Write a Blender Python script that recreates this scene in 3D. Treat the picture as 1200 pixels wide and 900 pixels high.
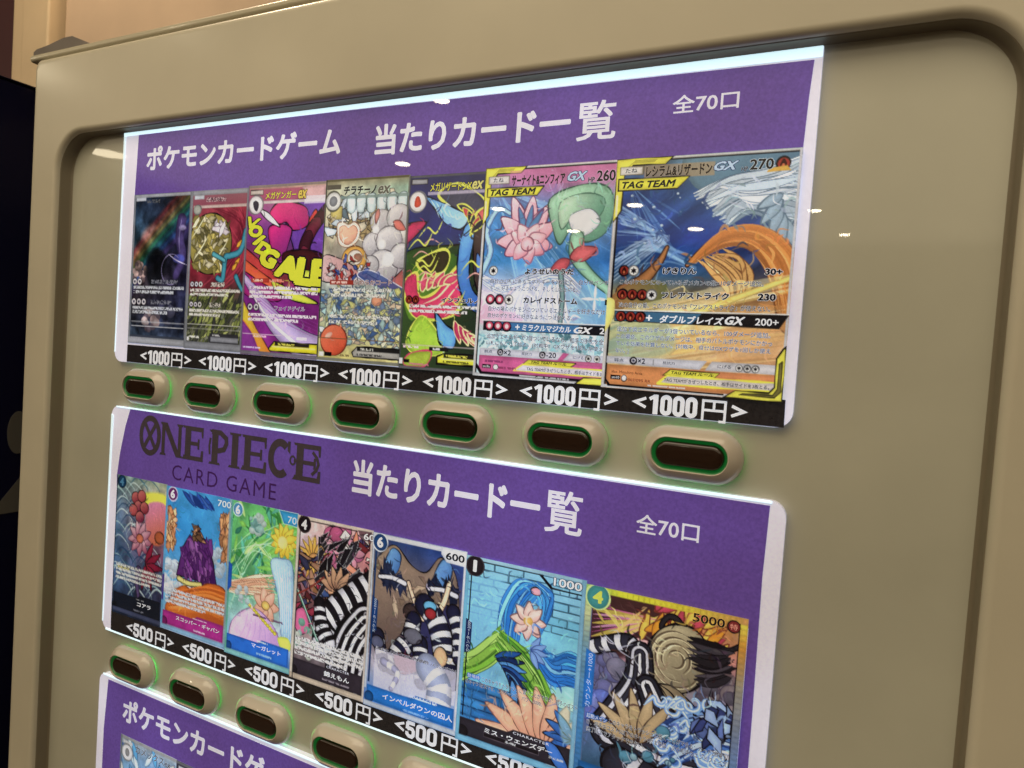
import bpy, math, random
import numpy as np
from mathutils import Matrix, Vector

for o in list(bpy.data.objects):
    bpy.data.objects.remove(o)
SC = bpy.context.scene
COL = SC.collection
S = 0.8                       # metres per panel width

# ------------------------------------------------------------------ camera
cam_d = bpy.data.cameras.new("camera")
cam = bpy.data.objects.new("camera", cam_d)
COL.objects.link(cam)
r = Vector((0.88870288, 0.4533902, 0.0681507))
u = Vector((-0.0789909, 0.00499027, 0.99686285))
f = Vector((-0.45162775, 0.89129817, -0.04024857))
M = Matrix.Identity(4)
for i in range(3):
    M[i][0], M[i][1], M[i][2] = r[i], u[i], -f[i]
M.translation = Vector((0.85123695, -0.57263273, -0.24259839))
cam.matrix_world = M
cam_d.sensor_width = 36.0
cam_d.lens = 831.5 / 1200 * 36
cam_d.clip_start = 0.01
cam_d.clip_end = 100
cam_d.dof.use_dof = True
cam_d.dof.focus_distance = 0.70
cam_d.dof.aperture_fstop = (cam_d.lens / 1000) / 0.0021
SC.camera = cam

# ------------------------------------------------------------------ light
W = bpy.data.worlds.new("World")
SC.world = W
W.use_nodes = True
bg = W.node_tree.nodes["Background"]
bg.inputs[0].default_value = (1.0, 0.84, 0.62, 1)
bg.inputs[1].default_value = 0.06


def area(name, loc, size, energy, color, shape='DISK', size_y=None, rot=(0, 0, 0)):
    l = bpy.data.lights.new(name, 'AREA')
    l.shape = shape
    l.size = size
    if size_y:
        l.size_y = size_y
    l.energy = energy
    l.color = color
    o = bpy.data.objects.new(name, l)
    o.location = loc
    o.rotation_euler = rot
    COL.objects.link(o)
    return o


WARM = (1.0, 0.84, 0.60)
area("overhead_fill", (0.35, -1.25, 1.30), 2.4, 27, WARM, 'RECTANGLE', 1.4)  # unseen soft fill, added so that forms are shaded from above
area("ceiling_uplight_fill", (-1.5, -4.9, .93), 9, 230, WARM, 'RECTANGLE', 7.6, rot=(math.pi, 0, 0))  # upward fill added to brighten the ceiling and its reflection
area("back_wall_fill", (-.75, .12, 1.28), .25, 9, (1.0, .80, .56))  # fill added to brighten the wall behind the machine
SPOTS = [(-5.36, -3.43, .16), (-2.26, -2.53, .034), (-1.66, -3.16, .05), (-2.81, -4.35, .06), (-2.84, -6.11, .07),
         (-2.5, -7.41, .08), (-1.35, -6.17, .075), (-1.04, -7.43, .085), (0.24, -6.64, .06), (0.46, -7.89, .055),
         (-11.3, -11.0, .17), (-8.78, -9.96, .17), (-7.5, -13.2, .17), (-2.41, -1.89, .05), (-3.82, -2.0, .09), (2.2, -2.2, .05), (1.6, -4.2, .05)]
for x, y, rad in SPOTS:
    area("downlight_lamp", (x, y, 1.3), rad * 2, (7 if rad == .16 else 60) * math.pi * math.pi * rad * rad, (1.0, 0.86, 0.60))

SC.view_settings.view_transform = 'Standard'
SC.view_settings.look = 'None'
SC.view_settings.exposure = 0.0
SC.view_settings.gamma = 1.0
SC.render.engine = 'CYCLES'
SC.cycles.max_bounces = 6


# ------------------------------------------------------------------ helpers
def lin(c):
    c = np.asarray(c, dtype=float) / 255.0
    return np.where(c <= 0.04045, c / 12.92, ((c + 0.055) / 1.055) ** 2.4)


def P(o, label=None, cat=None, kind=None, group=None):
    if label: o["label"] = label
    if cat: o["category"] = cat
    if kind: o["kind"] = kind
    if group: o["group"] = group
    return o


def empty(name, loc=(0, 0, 0)):
    o = bpy.data.objects.new(name, None)
    o.location = loc
    o.empty_display_size = .05
    COL.objects.link(o)
    return o


def link(name, me, parent=None, mat=None):
    o = bpy.data.objects.new(name, me)
    COL.objects.link(o)
    if parent is not None:
        o.parent = parent
        # everything is authored in world coordinates
        o.matrix_parent_inverse = Matrix.Translation(-world_loc(parent))
    if mat is not None and len(me.materials) == 0:
        me.materials.append(mat)
    return o


def world_loc(o):
    v = Vector(o.location)
    p = o.parent
    # parents below top level carry identity world offset
    if p is not None:
        return v
    return v


def mesh(name, verts, faces, smooth=False):
    me = bpy.data.meshes.new(name)
    me.from_pydata([tuple(map(float, v)) for v in verts], [], faces)
    if smooth:
        me.polygons.foreach_set("use_smooth", [True] * len(me.polygons))
    me.update()
    return me


def rrect(x0, x1, z0, z1, rad, n=8):
    """rounded rectangle, counter-clockwise seen from -Y; n+1 points per corner"""
    pts = []
    rs = rad if isinstance(rad, (tuple, list)) else (rad,) * 4     # TR, TL, BL, BR
    for k, (cx, cz) in enumerate(((x1, z1), (x0, z1), (x0, z0), (x1, z0))):
        rr = max(rs[k], 1e-5)
        ox = cx - rr if cx == x1 else cx + rr
        oz = cz - rr if cz == z1 else cz + rr
        for i in range(n + 1):
            a = math.pi / 2 * (k + i / n)
            pts.append((ox + rr * math.cos(a), oz + rr * math.sin(a)))
    return pts


def sweep(name, loops, cap=None, capback=False, smooth=True):
    """loops: list of (points2d, y); neighbours joined by quads"""
    n = len(loops[0][0])
    verts, faces = [], []
    for pts, y in loops:
        verts += [(x, y, z) for x, z in pts]
    for k in range(len(loops) - 1):
        for i in range(n):
            j = (i + 1) % n
            faces.append((k * n + i, k * n + j, (k + 1) * n + j, (k + 1) * n + i))
    if cap:
        faces.append(tuple((len(loops) - 1) * n + i for i in range(n)))
    if capback:
        faces.append(tuple(reversed(range(n))))
    me = mesh(name, verts, faces, smooth)
    if smooth and cap:
        me.polygons[len(me.polygons) - (2 if capback else 1)].use_smooth = False
    return me


def box(name, x0, x1, y0, y1, z0, z1, bevel=0.0):
    if bevel <= 0:
        v = [(x, y, z) for x in (x0, x1) for y in (y0, y1) for z in (z0, z1)]
        fc = [(0, 1, 3, 2), (4, 6, 7, 5), (0, 4, 5, 1), (2, 3, 7, 6), (0, 2, 6, 4), (1, 5, 7, 3)]
        return mesh(name, v, fc)
    b = bevel
    L = [(rrect(x0, x1, z0, z1, b, 4), y1), (rrect(x0, x1, z0, z1, b, 4), y0 + b)]
    for k in range(1, 5):
        a = math.pi / 2 * k / 4
        ins = b * (1 - math.cos(a))
        L.append((rrect(x0 + ins, x1 - ins, z0 + ins, z1 - ins, b * 1.02 - ins, 4), y0 + b - b * math.sin(a)))
    L.append((rrect(x0 + b * 1.1, x1 - b * 1.1, z0 + b * 1.1, z1 - b * 1.1, b * .02, 4), y0))
    return sweep(name, L, cap=True, capback=True)


# ------------------------------------------------------------------ materials
def new_mat(name):
    m = bpy.data.materials.new(name)
    m.use_nodes = True
    return m, m.node_tree.nodes, m.node_tree.links, m.node_tree.nodes["Principled BSDF"]


def noise_ramp(nt, scale, lo, hi, detail=4, space='Object'):
    N, Lk = nt.nodes, nt.links
    tc = N.new("ShaderNodeTexCoord")
    nz = N.new("ShaderNodeTexNoise")
    nz.inputs["Scale"].default_value = scale
    nz.inputs["Detail"].default_value = detail
    Lk.new(tc.outputs[space], nz.inputs["Vector"])
    mr = N.new("ShaderNodeMapRange")
    mr.inputs[1].default_value = 0.3
    mr.inputs[2].default_value = 0.7
    mr.inputs[3].default_value = lo
    mr.inputs[4].default_value = hi
    Lk.new(nz.outputs["Fac"], mr.inputs[0])
    return mr.outputs[0], nz


def paint(name, col, rough=0.35, coat=0.0, coat_rough=0.05, var=0.06, bump=0.02, bscale=900, spec=0.5):
    m, N, Lk, b = new_mat(name)
    fac, _ = noise_ramp(m.node_tree, 6, 1 - var, 1 + var)
    mul = N.new("ShaderNodeVectorMath"); mul.operation = 'SCALE'
    mul.inputs[0].default_value = col
    Lk.new(fac, mul.inputs["Scale"])
    Lk.new(mul.outputs[0], b.inputs["Base Color"])
    b.inputs["Roughness"].default_value = rough
    b.inputs["Specular IOR Level"].default_value = spec
    b.inputs["Coat Weight"].default_value = coat
    b.inputs["Coat Roughness"].default_value = coat_rough
    if bump > 0:
        _, nz = noise_ramp(m.node_tree, bscale, 0, 1, 2)
        bp = N.new("ShaderNodeBump")
        bp.inputs["Strength"].default_value = bump
        bp.inputs["Distance"].default_value = 0.001
        Lk.new(nz.outputs["Fac"], bp.inputs["Height"])
        Lk.new(bp.outputs[0], b.inputs["Normal"])
    return m


GAIN = 0.78                    # light that reaches the prints (room + back light)
BACK = (0.27, 0.34, 0.45)      # cool LED light coming through the translucent prints


def print_mat(name, srgb=None, mottle=0.10, coat=1.0, back=1.0):
    """ink on translucent film, laminated (glossy coat), lit from behind by the LED panel"""
    m, N, Lk, b = new_mat(name)
    if srgb is None:
        at = N.new("ShaderNodeVertexColor"); at.layer_name = "ink"
        src = at.outputs["Color"]
    else:
        rgb = N.new("ShaderNodeRGB")
        c = np.clip(lin(srgb) / GAIN, 0, .92)
        rgb.outputs[0].default_value = (*c, 1)
        src = rgb.outputs[0]
    fac, _ = noise_ramp(m.node_tree, 420, 1 - mottle, 1 + mottle, 6)
    mul = N.new("ShaderNodeVectorMath"); mul.operation = 'SCALE'
    Lk.new(src, mul.inputs[0]); Lk.new(fac, mul.inputs["Scale"])
    Lk.new(mul.outputs[0], b.inputs["Base Color"])
    b.inputs["Roughness"].default_value = 0.6
    b.inputs["Specular IOR Level"].default_value = 0.0
    b.inputs["Coat Weight"].default_value = coat
    b.inputs["Coat Roughness"].default_value = 0.012
    b.inputs["Coat IOR"].default_value = 1.5
    fac2, _ = noise_ramp(m.node_tree, 6, .68, 1.32, 2)
    em = N.new("ShaderNodeVectorMath"); em.operation = 'MULTIPLY'
    Lk.new(mul.outputs[0], em.inputs[0]); em.inputs[1].default_value = [k * back for k in BACK]
    em2 = N.new("ShaderNodeVectorMath"); em2.operation = 'SCALE'
    Lk.new(em.outputs[0], em2.inputs[0]); Lk.new(fac2, em2.inputs["Scale"])
    Lk.new(em2.outputs[0], b.inputs["Emission Color"])
    b.inputs["Emission Strength"].default_value = 1.0
    return m


def glow(name, col, strength):
    m, N, Lk, b = new_mat(name)
    b.inputs["Base Color"].default_value = (.8, .85, .85, 1)
    b.inputs["Emission Color"].default_value = (*col, 1)
    b.inputs["Emission Strength"].default_value = strength
    b.inputs["Roughness"].default_value = 0.3
    return m


_ink = {}


def ink(srgb):
    k = tuple(srgb)
    if k not in _ink:
        _ink[k] = print_mat("print_ink_%d" % len(_ink), srgb, mottle=0.05)
    return _ink[k]


M_DOOR = paint("ivory_door_paint", (.58, .54, .425), 0.38, coat=.35, coat_rough=.16, bump=.02, bscale=260)
M_PLATE = paint("ivory_display_plate", (.50, .50, .41), 0.5, coat=1.0, coat_rough=.012, bump=0.0, var=.08)
M_BEZEL = paint("ivory_button_plastic", (.58, .52, .44), 0.25, coat=.7, coat_rough=.03, bump=.05, bscale=1200, var=.03)
M_CAP = paint("ivory_cap_paint", (.50, .46, .34), 0.32, coat=.3, coat_rough=.1)
M_LENS = paint("dark_smoked_lens", (.022, .010, .006), 0.16, coat=.8, coat_rough=.03, var=.02, bump=0, spec=.3)
M_WHITE = print_mat("white_film", (212, 204, 208), mottle=.05, back=1.2)
M_PURPLE = print_mat("purple_film", (96, 70, 139), mottle=.12)
M_BLACK = print_mat("black_film", (34, 30, 28), mottle=.25)
M_BLACKT = print_mat("matt_black_print", (56, 44, 54), mottle=.1)
M_ART = print_mat("card_print", None, mottle=.05)
M_LED = glow("cool_led_edge", (.62, .90, 1.0), .95)
M_LEDS = glow("cool_led_edge_soft", (.62, .90, 1.0), .62)
M_GREEN = glow("green_led_ring", (.006, .20, .03), .30)
M_GREEN.node_tree.nodes["Principled BSDF"].inputs["Base Color"].default_value = (.025, .10, .035, 1)
M_GREENG = glow("green_led_base", (.10, 1.0, .16), 5.5)

# ------------------------------------------------------------------ setting
M_MAROON = paint("maroon_wall", (.055, .012, .018), 0.6)
M_WALL = paint("pink_beige_wall", (.62, .47, .34), 0.7, bump=.05, bscale=60)
M_TRIM = paint("cream_trim", (.66, .52, .34), 0.5)
M_NAVY = paint("navy_paint", (.004, .004, .022), 0.3, coat=.0, spec=.15)
M_FLOOR = paint("brown_floor", (.08, .055, .04), 0.4, var=.2)


def setting(name, me, mat):
    o = link(name, me, None, mat)
    o["kind"] = "structure"
    return o


setting("wall", box("wall", -1.000, 2.6, .5, .6, -1.75, 1.6), M_WALL)
setting("wall_recess", box("wall_recess", -1.035, -0.99, .56, .62, -1.75, 1.6), M_MAROON)
setting("wall_trim", box("wall_trim", -1.135, -1.022, .47, .6, -1.75, 1.6, .006), M_TRIM)
setting("wall_casing", box("wall_casing", -1.203, -1.1352, .485, .6, -1.75, 1.6, .004), M_TRIM)
setting("wall_maroon", box("wall_maroon", -3.2, -1.204, .5, .6, -1.75, 1.6), M_MAROON)
setting("floor", box("floor", -8, 6, -9, 1, -1.8, -1.75), M_FLOOR)

setting("ceiling", box("ceiling", -14, 8, -9.3, .7, 1.34, 1.45), paint("white_ceiling", (.72, .70, .66), .8))
setting("room_wall", box("room_wall", -14, 8, -9.5, -9.31, -1.75, 1.45), paint("brown_room_wall", (.20, .15, .11), .7))

# ------------------------------------------------------------------ neighbouring navy cabinet
nav = empty("navy_cabinet", (-.55, .2, -1.75))
P(nav, "tall dark navy cabinet standing left of the ivory vending machine", "cabinet")
X = -.24
link("side_panel", box("side_panel", -.95, X, -.055, .45, -1.75, .088, .004), nav, M_NAVY)
link("top_lid", box("top_lid", -.96, X + .002, -.057, .46, .0885, .091, .001), nav, M_NAVY)


def flat(name, pts, X, mat, parent, th=.0006):
    """emblem piece lying on a plane x = const, facing +x; pts = (y, z)"""
    n = len(pts)
    v = [(X, y, z) for y, z in pts] + [(X + th, y, z) for y, z in pts]
    fc = [tuple(range(n, 2 * n))] + [(i, (i + 1) % n, n + (i + 1) % n, n + i) for i in range(n)]
    return link(name, mesh(name, v, fc), parent, mat)


M_EMB = paint("grey_emblem", (.10, .095, .085), .5)
flat("emblem", [(.017 + .015 * math.cos(a), -.402 + .031 * math.sin(a)) for a in np.linspace(0, 2 * math.pi, 28)[:-1]], X + .0005, M_EMB, nav)
flat("emblem", [(-.012, -.510), (.004, -.490), (.026, -.462), (.026, -.518), (-.012, -.518)], X + .0005, M_EMB, nav)

# ------------------------------------------------------------------ the machine
vm = empty("vending_machine", (.4, .2, -1.75))
P(vm, "ivory card vending machine with rows of posters and oval green lit buttons", "vending machine")
D = .0179
XL, XR, ZT, ZB = -.116, .9265, .0033, -1.15
OX, OXR, OT, OB = -.172, .985, .1055, -1.45


def door():
    L = []
    n = 12
    # outer side from the back to the fillet
    L.append((rrect(OX, OXR, OB, OT, .010, n), .06))
    L.append((rrect(OX, OXR, OB, OT, .010, n), -D + .0075))
    for k in range(0, 7):
        a = math.pi / 2 * k / 6
        ins = .007 * (1 - math.cos(a))
        L.append((rrect(OX + ins, OXR - ins, OB + ins, OT - ins, .010, n), -D + .007 - .007 * math.sin(a)))
    L.append((rrect(OX + .0078, OXR - .0078, OB + .0078, OT - .0078, .010, n), -D))
    # opening
    R0 = .048
    L.append((rrect(XL - .0068, XR + .0068, ZB - .0068, ZT + .0068, R0 + .0068, n), -D))
    for k in range(0, 7):
        a = math.pi / 2 * k / 6
        e = .006 * (1 - math.sin(a))
        L.append((rrect(XL - e, XR + e, ZB - e, ZT + e, R0 + e, n), -D + .006 * (1 - math.cos(a))))
    L.append((rrect(XL + .0004, XR - .0004, ZB + .0004, ZT - .0004, R0, n), -D + .0072))
    return sweep("door_frame", L)


def recess_wall():
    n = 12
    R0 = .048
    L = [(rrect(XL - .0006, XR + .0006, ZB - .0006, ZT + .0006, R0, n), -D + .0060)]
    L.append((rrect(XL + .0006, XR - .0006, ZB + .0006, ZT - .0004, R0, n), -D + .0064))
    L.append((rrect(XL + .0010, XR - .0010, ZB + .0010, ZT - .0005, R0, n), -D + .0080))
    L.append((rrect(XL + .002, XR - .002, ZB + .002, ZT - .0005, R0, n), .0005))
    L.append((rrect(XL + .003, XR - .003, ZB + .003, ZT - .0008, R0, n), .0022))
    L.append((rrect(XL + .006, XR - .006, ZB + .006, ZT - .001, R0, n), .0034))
    return sweep("recess_wall_shaded", L)


link("door_frame", door(), vm, M_DOOR)
link("recess_wall_shaded", recess_wall(), vm, paint("olive_brown_painted_shade", (.20, .17, .115), .5, bump=0))  # inner recess walls, with the corner shade put into their darker colour
link("display_plate", box("display_plate", XL - .01, XR + .01, .003, .006, ZB - .01, ZT + .01), vm, M_PLATE)
link("cabinet_body", box("cabinet_body", OX + .004, OXR - .004, .061, .72, OB, OT - .003), vm, M_DOOR)
link("top_cap", box("top_cap", -.1925, 1.0, -.0135, .74, .1062, .1160, .0040), vm, M_CAP)
# worn grey hinge bracket on top of the cap
br = [(-.197, .1167), (-.197, .1235), (-.190, .1265), (-.165, .1285), (-.132, .1335), (-.112, .1335), (-.072, .1185), (-.070, .1167)]
vb = [(x, -.006, z) for x, z in br] + [(x, .035, z) for x, z in br]
nb = len(br)
fb = [tuple(reversed(range(nb))), tuple(range(nb, 2 * nb))] + [(i, i + nb, (i + 1) % nb + nb, (i + 1) % nb) for i in range(nb)]
link("hinge_bracket", mesh("hinge_bracket", vb, [tuple(reversed(q)) for q in fb]), vm,
     paint("worn_grey_metal", (.19, .165, .15), .6, var=.35, bump=.3, bscale=120))


# ---- buttons
def stad(cx, cz, hw, hh, n=10):
    return rrect(cx - hw, cx + hw, cz - hh, cz + hh, hh - 1e-6, n)


HW, HH, B = .0510 * S, .0275 * S, .0160 * S
RW, RH = .0377 * S, .0160 * S


def bezel_mesh():
    L = [(stad(0, 0, HW - .002, HH - .002), .0006), (stad(0, 0, HW - .0003, HH - .0003), .0004), (stad(0, 0, HW, HH), .0000), (stad(0, 0, HW, HH), -.0014)]
    # rounded shoulder, then a gently convex slope up to the opening
    wd, hd = HW - RW - .0006, HH - RH - .0006
    prof = [(.03, -.0030), (.10, -.0048), (.20, -.0062), (.34, -.0078), (.50, -.0093), (.66, -.0106), (.80, -.0116), (.92, -.0124), (.985, -.01275)]
    for t, y in prof:
        L.append((stad(0, 0, HW - wd * t, HH - hd * t), y))
    for k in range(0, 5):
        a = math.pi / 2 * k / 4
        L.append((stad(0, 0, RW + .0006 * (1 - math.sin(a)), RH + .0006 * (1 - math.sin(a))), -B + .0008 * (1 - math.cos(a))))
    L.append((stad(0, 0, RW - .0002, RH - .0002), -B + .0022))
    return sweep("button", L)


def ring_mesh():
    L = [(stad(0, 0, RW - .0001, RH - .0001), -B + .0016), (stad(0, 0, RW - .0006, RH - .0006), -B + .0018),
         (stad(0, 0, RW - .0014, RH - .0014), -B + .0042), (stad(0, 0, RW - .0022, RH - .0022), -B + .0060),
         (stad(0, 0, RW - .0040, RH - .0040), -B + .0064), (stad(0, 0, RW - .006, RH - .006), -B + .0066)]
    return sweep("light_ring", L)


def lens_mesh():
    w, h = RW - .0030, RH - .0030
    L = [(stad(0, 0, w, h), -B + .0075), (stad(0, 0, w, h), -B + .0034)]
    for k in range(1, 8):
        a = math.pi / 2 * k / 7
        s = .0036 * (1 - math.cos(a))
        L.append((stad(0, 0, w - s, h - s), -B + .0034 - .0026 * math.sin(a)))
    L.append((stad(0, 0, w - .0066, h - .0066), -B + .0004))
    return sweep("lens", L, cap=True)


def halo_mesh():
    w, h = HW - .0062, HH - .0062
    L = [(stad(0, 0, w - .003, h - .003), .0029), (stad(0, 0, w, h), .0029), (stad(0, 0, w, h), .0010), (stad(0, 0, w - .003, h - .003), .0010)]
    return sweep("base_glow", L)


meB, meR, meL, meH = bezel_mesh(), ring_mesh(), lens_mesh(), halo_mesh()
for me, mt in ((meB, M_BEZEL), (meR, M_GREEN), (meL, M_LENS), (meH, M_GREENG)):
    me.materials.append(mt)


def button(cx, cz):
    b = bpy.data.objects.new("button", meB)
    COL.objects.link(b)
    b.parent = vm
    b.matrix_parent_inverse = Matrix.Translation(-Vector(vm.location))
    b.location = (cx, 0, cz)
    for nm, me in (("light_ring", meR), ("lens", meL), ("base_glow", meH)):
        c = bpy.data.objects.new(nm, me)
        COL.objects.link(c)
        c.parent = b


for zrow, n in ((-.3900, 7), (-.8255, 7)):
    for i in range(n):
        button((.0775 + .1385 * i) * S, zrow * S)

# ------------------------------------------------------------------ posters
Y_FILM = -.0030


def plane_poly(name, pts, y, mat, parent, th=0.0003):
    """flat sheet with outline pts (u,v in panel widths), facing -Y, thickness th"""
    n = len(pts)
    v = [(a * S, y, -b * S) for a, b in pts] + [(a * S, y + th, -b * S) for a, b in pts]
    ar = sum(pts[i][0] * pts[(i + 1) % n][1] - pts[(i + 1) % n][0] * pts[i][1] for i in range(n))
    fr = tuple(range(n)) if ar < 0 else tuple(reversed(range(n)))
    fc = [fr] + [((i + 1) % n, i, n + i, n + (i + 1) % n) if ar < 0 else (i, (i + 1) % n, n + (i + 1) % n, n + i) for i in range(n)]
    return link(name, mesh(name, v, fc), parent, mat)


def panel_outline(u0, u1, v0, v1, rt, rb):
    q = rrect(u0, u1, -v1, -v0, (rt, rt, rb, rb), 6)
    return [(x, -z) for x, z in q]


TEXTS = []                       # batch of lettering, built at the end


def T(parent, name, s, bx, col, bold=.0, shear=0, out=None, rot=0, y=None, spacing=1.0):
    """lettering fitted in bx = (u0, v0, u1, v1) panel units"""
    TEXTS.append(dict(parent=parent, name=name, s=s, bx=bx, col=col, bold=bold, shear=shear, out=out, rot=rot, y=y, sp=spacing))


def stroke_poly(segs, w):
    """list of polylines -> quads with mitred joints (verts2d, faces)"""
    V, F = [], []
    for pl in segs:
        pl = [np.array(q, float) for q in pl]
        n = len(pl)
        L, R_ = [], []
        for i in range(n):
            if i == 0: d = pl[1] - pl[0]
            elif i == n - 1: d = pl[-1] - pl[-2]
            else:
                a = pl[i] - pl[i - 1]; b = pl[i + 1] - pl[i]
                a = a / np.linalg.norm(a); b = b / np.linalg.norm(b)
                d = a + b
            d = d / (np.linalg.norm(d) + 1e-9)
            nrm = np.array([-d[1], d[0]])
            k = 1.0
            if 0 < i < n - 1:
                k = 1 / max(.35, abs(float(nrm @ np.array([-a[1], a[0]]))))
            L.append(pl[i] + nrm * w / 2 * k); R_.append(pl[i] - nrm * w / 2 * k)
        b0 = len(V)
        V += [tuple(q) for q in L] + [tuple(q) for q in R_]
        for i in range(n - 1):
            F.append((b0 + i, b0 + i + 1, b0 + n + i + 1, b0 + n + i))
    return V, F


def glyph_mesh(name, V, F, y, flip=False):
    """orient every face toward -Y (V are (u,v) panel units)"""
    v3 = [(a * S, y - 4e-7 * i, -b * S) for i, (a, b) in enumerate(V)]
    out = []
    for fc in F:
        A = [v3[i] for i in fc]
        ar = sum(A[i][0] * A[(i + 1) % len(A)][2] - A[(i + 1) % len(A)][0] * A[i][2] for i in range(len(A)))
        out.append(tuple(fc) if ar > 0 else tuple(reversed(fc)))
    return mesh(name, v3, out)


def arc(cx, cy, rx, ry, a0, a1, n=10):
    return [(cx + rx * math.cos(math.radians(a0 + (a1 - a0) * i / n)), cy + ry * math.sin(math.radians(a0 + (a1 - a0) * i / n))) for i in range(n + 1)]


def price_label(parent, digits, cu, cv, w, h, y):
    """condensed '<1000円>' built from strokes; unit box 0..1 x 0..1 (v down)"""
    V, F = [], []

    def add(segs, lw, ox, sx):
        v, f_ = stroke_poly([[(ox + sx * q[0] * h, q[1] * h) for q in pl] for pl in segs], lw * h)
        b = len(V)
        V.extend(v); F.extend([tuple(i + b for i in q) for q in f_])

    n = len(digits)
    x = .0
    add([[(1, .24), (.10, .47), (1, .72)]], .15, 0, .115 * w / h)
    d0, d1 = (.135, .595) if n == 4 else (.135, .575)
    dw = (d1 - d0) * w / n
    k = dw / h * .93
    lw = .228
    for i, ch in enumerate(digits):
        x = d0 * w + i * dw
        if ch == '0':
            rx = .5 - lw / 2 / k
            pl = arc(.5, .27, rx, .165, 180, 360, 8) + arc(.5, .78, rx, .165, 0, 180, 8)
            pl = pl + [pl[0], pl[1]]
            add([pl], lw, x, k)
        elif ch == '1':
            add([[(.66, .02), (.66, 1.04)]], lw * 1.15, x, k)
            add([[(.12, .27), (.50, .13)]], lw * .8, x, k)
        elif ch == '5':
            add([[(.93, .11), (.16, .11)], [(.21, .10), (.19, .52)]], lw, x, k)
            add([[(.20, .50), (.45, .44), (.70, .46), (.82, .58), (.82, .80), (.68, .93), (.38, .93), (.18, .82), (.17, .68)]], lw, x, k)
    add([[(.05, 1.12), (.05, .10), (.95, .10), (.95, 1.10), (.72, 1.10)], [(.5, .1), (.5, .56)], [(.05, .57), (.95, .57)]], .125, .625 * w, .215 * w / h)
    add([[(0, .26), (.90, .50), (0, .76)]], .15, .885 * w, .115 * w / h)
    V = [(cu - w / 2 + a, cv - h / 2 + b) for a, b in V]
    return link("price_label", glyph_mesh("price_label", V, F, y), parent, ink((222, 220, 222)))


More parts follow.
